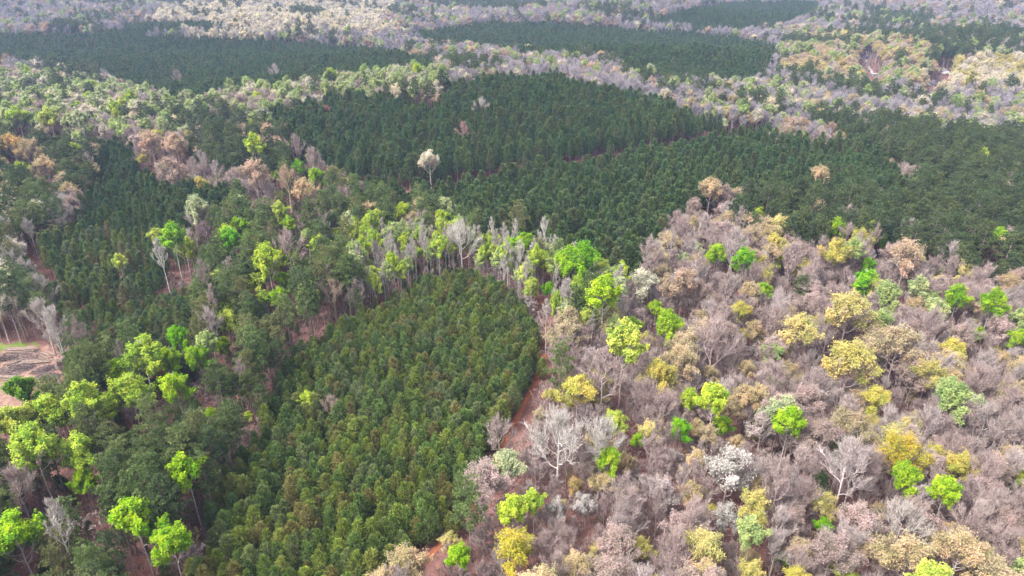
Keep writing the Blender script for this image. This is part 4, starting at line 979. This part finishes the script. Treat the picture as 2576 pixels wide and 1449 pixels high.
    print(kind, 'single', len(solo), 'mass', n)
# ------------------------------------------------------------------ log yard
M_LOG = noise_mat('log_bark', [(.16, .11, .09), (.27, .20, .165), (.38, .30, .25)], 2.5, 6, .03)
M_END = noise_mat('log_end', [(.50, .36, .22), (.62, .47, .31)], 3, 4)
M_SLASH = noise_mat('slash_wood', [(.14, .10, .10), (.26, .20, .19), (.36, .29, .27)], 1.5, 6)
def log_mesh(seed, L, r):
    rg = np.random.default_rng(seed); g = Geo(); t = np.linspace(0, 1, 6)
    P = np.stack([(t - .5) * L, .06 * np.sin(t * 3 + seed), .05 * np.sin(t * 4)], -1)
    tube(g, P, r * (1 - .28 * t) * rg.uniform(.93, 1.07, 6), 9, 0)
    for e, q in ((0, P[0]), (1, P[-1])):
        rr = r * (1 if e == 0 else .72); a = np.arange(9) * 2 * math.pi / 9; x = q[0] + (-.01 if e == 0 else .01)
        V = np.vstack([np.stack([np.full(9, x), q[1] + rr * np.cos(a), q[2] + rr * np.sin(a)], -1), [[x, q[1], q[2]]]])
        F = np.stack([np.arange(9), (np.arange(9) + 1) % 9, np.full(9, 9)], -1)
        g.add(V, F if e else F[:, ::-1], 1)
    return g.mesh('log', [M_LOG, M_END], False)
LOGM = [log_mesh(i, 9.5 + i, .27 + .03 * (i % 3)) for i in range(4)]
rl = np.random.default_rng(21)
PILES = [((55, 885), 14, 5, R(6), .56, 'grey log in the tall stack at the back of the yard', 'logs in the tall back stack'),
         ((88, 912), 12, 7, R(10), .62, 'pale log in the low spread pile in the middle of the yard', 'logs in the low middle pile'),
         ((36, 915), 5, 4, R(58), .6, 'short log lying askew beside the low pile', 'logs askew in the yard'),
         ((15, 950), 7, 5, R(-4), .6, 'long log in the pile at the left edge of the yard', 'logs at the left edge of the yard'),
         ((125, 893), 5, 4, R(-28), .9, 'loose log scattered at the far right of the yard', 'loose logs at the far right of the yard')]
for (u, v), n, per, ang, gap, lab, grp in PILES:
    cx, cy_, _ = unproject(u, v)
    for i in range(n):
        row, c = divmod(i, per)
        off = (c - per / 2 + .5 * row) * gap; x = cx - math.sin(ang) * off + rl.normal() * .35; y = cy_ + math.cos(ang) * off + rl.normal() * .1
        o = link(bpy.data.objects.new('log', LOGM[rl.integers(4)])); sc = (.55 if 'short' in lab or 'loose' in lab else 1.0)
        o.location = (x, y, float(terrain(x, y)) + .34 + row * .55); o.rotation_euler = (rl.uniform(0, 6), rl.normal() * .01, ang + rl.normal() * (.03 if n > 6 else .25)); o.scale = (sc * rl.uniform(.85, 1.1), 1, 1)
        o['label'] = lab; o['group'] = grp; o['category'] = 'log'
def slash(u, v, wx, wy, h, lab, seed, ang=0.0):
    rg = np.random.default_rng(seed); cx, cy_, _ = unproject(u, v); g = Geo(); n = 420
    a = rg.uniform(0, 6.28, n); r = np.sqrt(rg.uniform(0, 1, n)); c, s_ = math.cos(ang), math.sin(ang)
    X = r * np.cos(a) * wx; Y = r * np.sin(a) * wy
    Zt = h * (1 - r ** 2) * rg.uniform(.2, 1, n)
    d = unit(rg.normal(size=(n, 3)) * [1, 1, .35]); L = rg.uniform(.8, 2.6, n)[:, None]
    P = np.stack([X * c - Y * s_, X * s_ + Y * c, Zt + .1], -1)
    for i in range(n): 
        q = np.stack([P[i] - d[i] * L[i] / 2, P[i] + d[i] * L[i] / 2]); q[:, 2] = np.maximum(q[:, 2], .03)
        tube(g, q, [rg.uniform(.04, .12), .03], 3, 0)
    o = link(bpy.data.objects.new('slash_pile', g.mesh('slash_pile', [M_SLASH]))); o.location = (cx, cy_, float(terrain(cx, cy_)))
    o['label'] = lab; o['category'] = 'brush pile'; o['group'] = 'slash piles in the log yard'
slash(58, 926, 4.2, 2.6, 1.8, 'rounded grey heap of branches in the middle of the yard', 1)
slash(120, 930, 5.5, 2.0, 1.7, 'dark long heap of branches at the right of the yard', 2, .4)
slash(8, 905, 5.0, 2.2, 1.8, 'brown heap of branches at the left edge of the yard', 3, .4)
slash(70, 900, 6.5, 5.0, .25, 'thin scatter of bark and sticks on the middle of the yard', 5)
slash(20, 935, 7.0, 4.0, .25, 'thin scatter of sticks near the left edge of the yard', 6)
slash(122, 948, 4.5, 2.2, 1.3, 'pale grey heap of branches in front of the dark long one', 4, -.1)

# ------------------------------------------------------------------ houses among the trees on the far hill
def plain(name, col, rough=.8):
    m, N, L = new_mat(name); p = N.new('ShaderNodeBsdfPrincipled'); p.inputs['Base Color'].default_value = (*col, 1); p.inputs['Roughness'].default_value = rough
    o = N.new('ShaderNodeOutputMaterial'); L.new(p.outputs[0], o.inputs[0]); return m
M_GLASS = plain('window_glass', (.05, .06, .07), .15); M_TRIM = plain('white_trim', (.7, .7, .68))
def box(g, x0, x1, y0, y1, z0, z1, mat=0):
    V = [(x, y, z) for z in (z0, z1) for y in (y0, y1) for x in (x0, x1)]
    g.add(V, [(0, 2, 3, 1), (4, 5, 7, 6), (0, 1, 5, 4), (2, 6, 7, 3), (0, 4, 6, 2), (1, 3, 7, 5)], mat)
def part(name, g, mats, parent): return link(bpy.data.objects.new(name, g.mesh(name, mats)), parent)
def house(u, v, w, d, h, rot, wall, roofc, label, pitch=.5, flat=False):
    x, y, _ = unproject(u, v, h * .7)
    e = link(bpy.data.objects.new('house', None)); e.location = (x, y, float(terrain(x, y)) - .2); e.rotation_euler = (0, 0, rot)
    e['label'] = label; e['category'] = 'house'; e['group'] = 'houses on the far right hill'
    mw = noise_mat('house_wall', [tuple(np.array(wall) * .9), wall], 1.2, 4); mr = noise_mat('house_roof', [tuple(np.array(roofc) * .8), roofc], 1.5, 5)
    g = Geo(); box(g, -w / 2, w / 2, -d / 2, d / 2, 0, h)
    rh = d / 2 * pitch
    if not flat: g.add([(-w / 2, -d / 2, h), (-w / 2, d / 2, h), (-w / 2, 0, h + rh), (w / 2, -d / 2, h), (w / 2, d / 2, h), (w / 2, 0, h + rh)], [(0, 2, 1), (3, 4, 5)])
    part('wall', g, [mw], e)
    g = Geo(); ov = .5; t = .22
    if flat: box(g, -w / 2 - ov, w / 2 + ov, -d / 2 - ov, d / 2 + ov, h + .01, h + .35)
    else:
        for sgn in (-1, 1):
            ye = sgn * (d / 2 + ov); ze = h - ov * pitch
            V = [(-w / 2 - ov, 0, h + rh + .03), (w / 2 + ov, 0, h + rh + .03), (w / 2 + ov, ye, ze + .03), (-w / 2 - ov, ye, ze + .03)]
            V += [(a, b, c + t) for a, b, c in V]
            g.add(V, [(0, 1, 2, 3), (7, 6, 5, 4), (0, 4, 5, 1), (1, 5, 6, 2), (2, 6, 7, 3), (3, 7, 4, 0)])
    rf = part('roof', g, [mr], e)
    if not flat:
        g = Geo(); box(g, w * .2, w * .2 + .9, .3, 1.1, h + rh * .4, h + rh + 1.1); part('chimney', g, [mw], rf)
    for fx in (-.34, -.12, .3):
        for side in (-1, 1):
            g = Geo(); yy = side * (d / 2 + .03); box(g, fx * w - .55, fx * w + .55, min(yy, yy - side * .1), max(yy, yy - side * .1), 1.1, 2.4)
            wn = part('window', g, [M_TRIM], e); g = Geo(); y2 = side * (d / 2 + .05); box(g, fx * w - .45, fx * w + .45, min(y2, y2 - side * .05), max(y2, y2 - side * .05), 1.2, 2.3); part('pane', g, [M_GLASS], wn)
    g = Geo(); box(g, .08 * w - .5, .08 * w + .5, -d / 2 - .04, -d / 2 + .05, .2, 2.3); part('door', g, [plain('door_paint', (.12, .08, .07))], e)
    return x, y
house(2376, 180, 12, 9, 4.6, R(82), (.62, .58, .54), (.30, .28, .29), 'pale gabled house at the right among bare trees')
house(2345, 211, 11, 8, 3.2, R(12), (.40, .36, .36), (.13, .13, .18), 'dark-roofed house below the pale gabled house')
house(2176, 145, 10, 8, 3.4, R(-8), (.35, .33, .38), (.10, .10, .20), 'blue-grey roofed house above the pale driveway')
house(2202, 187, 9, 6, 2.8, R(5), (.40, .39, .38), (.42, .41, .40), 'low flat-roofed shed at the foot of the driveway', flat=True)
M_DRIVE = noise_mat('concrete', [(.30, .28, .26), (.38, .36, .33)], .6, 6)
dr = np.array([unproject(u, v)[:2] for u, v in [(2180, 150), (2182, 162), (2188, 175), (2198, 190), (2212, 196)]])
o = strip('driveway', dr, 4.0, M_DRIVE, .12, 5); o['label'] = 'pale concrete driveway between the far houses'

# ------------------------------------------------------------------ haze
m, N, L = new_mat('haze_air'); pv = N.new('ShaderNodeVolumePrincipled'); pv.inputs['Color'].default_value = (.50, .64, 1.0, 1); pv.inputs['Density'].default_value = HAZE_D
pv.inputs['Anisotropy'].default_value = .1
mo = N.new('ShaderNodeOutputMaterial'); L.new(pv.outputs[0], mo.inputs['Volume'])
g = Geo(); box(g, -7300, 7300, -1900, 9000, float(gzz.min()) - 1.0, CAM_H + 14)
o = link(bpy.data.objects.new('haze', g.mesh('haze', [m]))); o['kind'] = 'stuff'; o['label'] = 'thin blue haze filling the air over the forest'
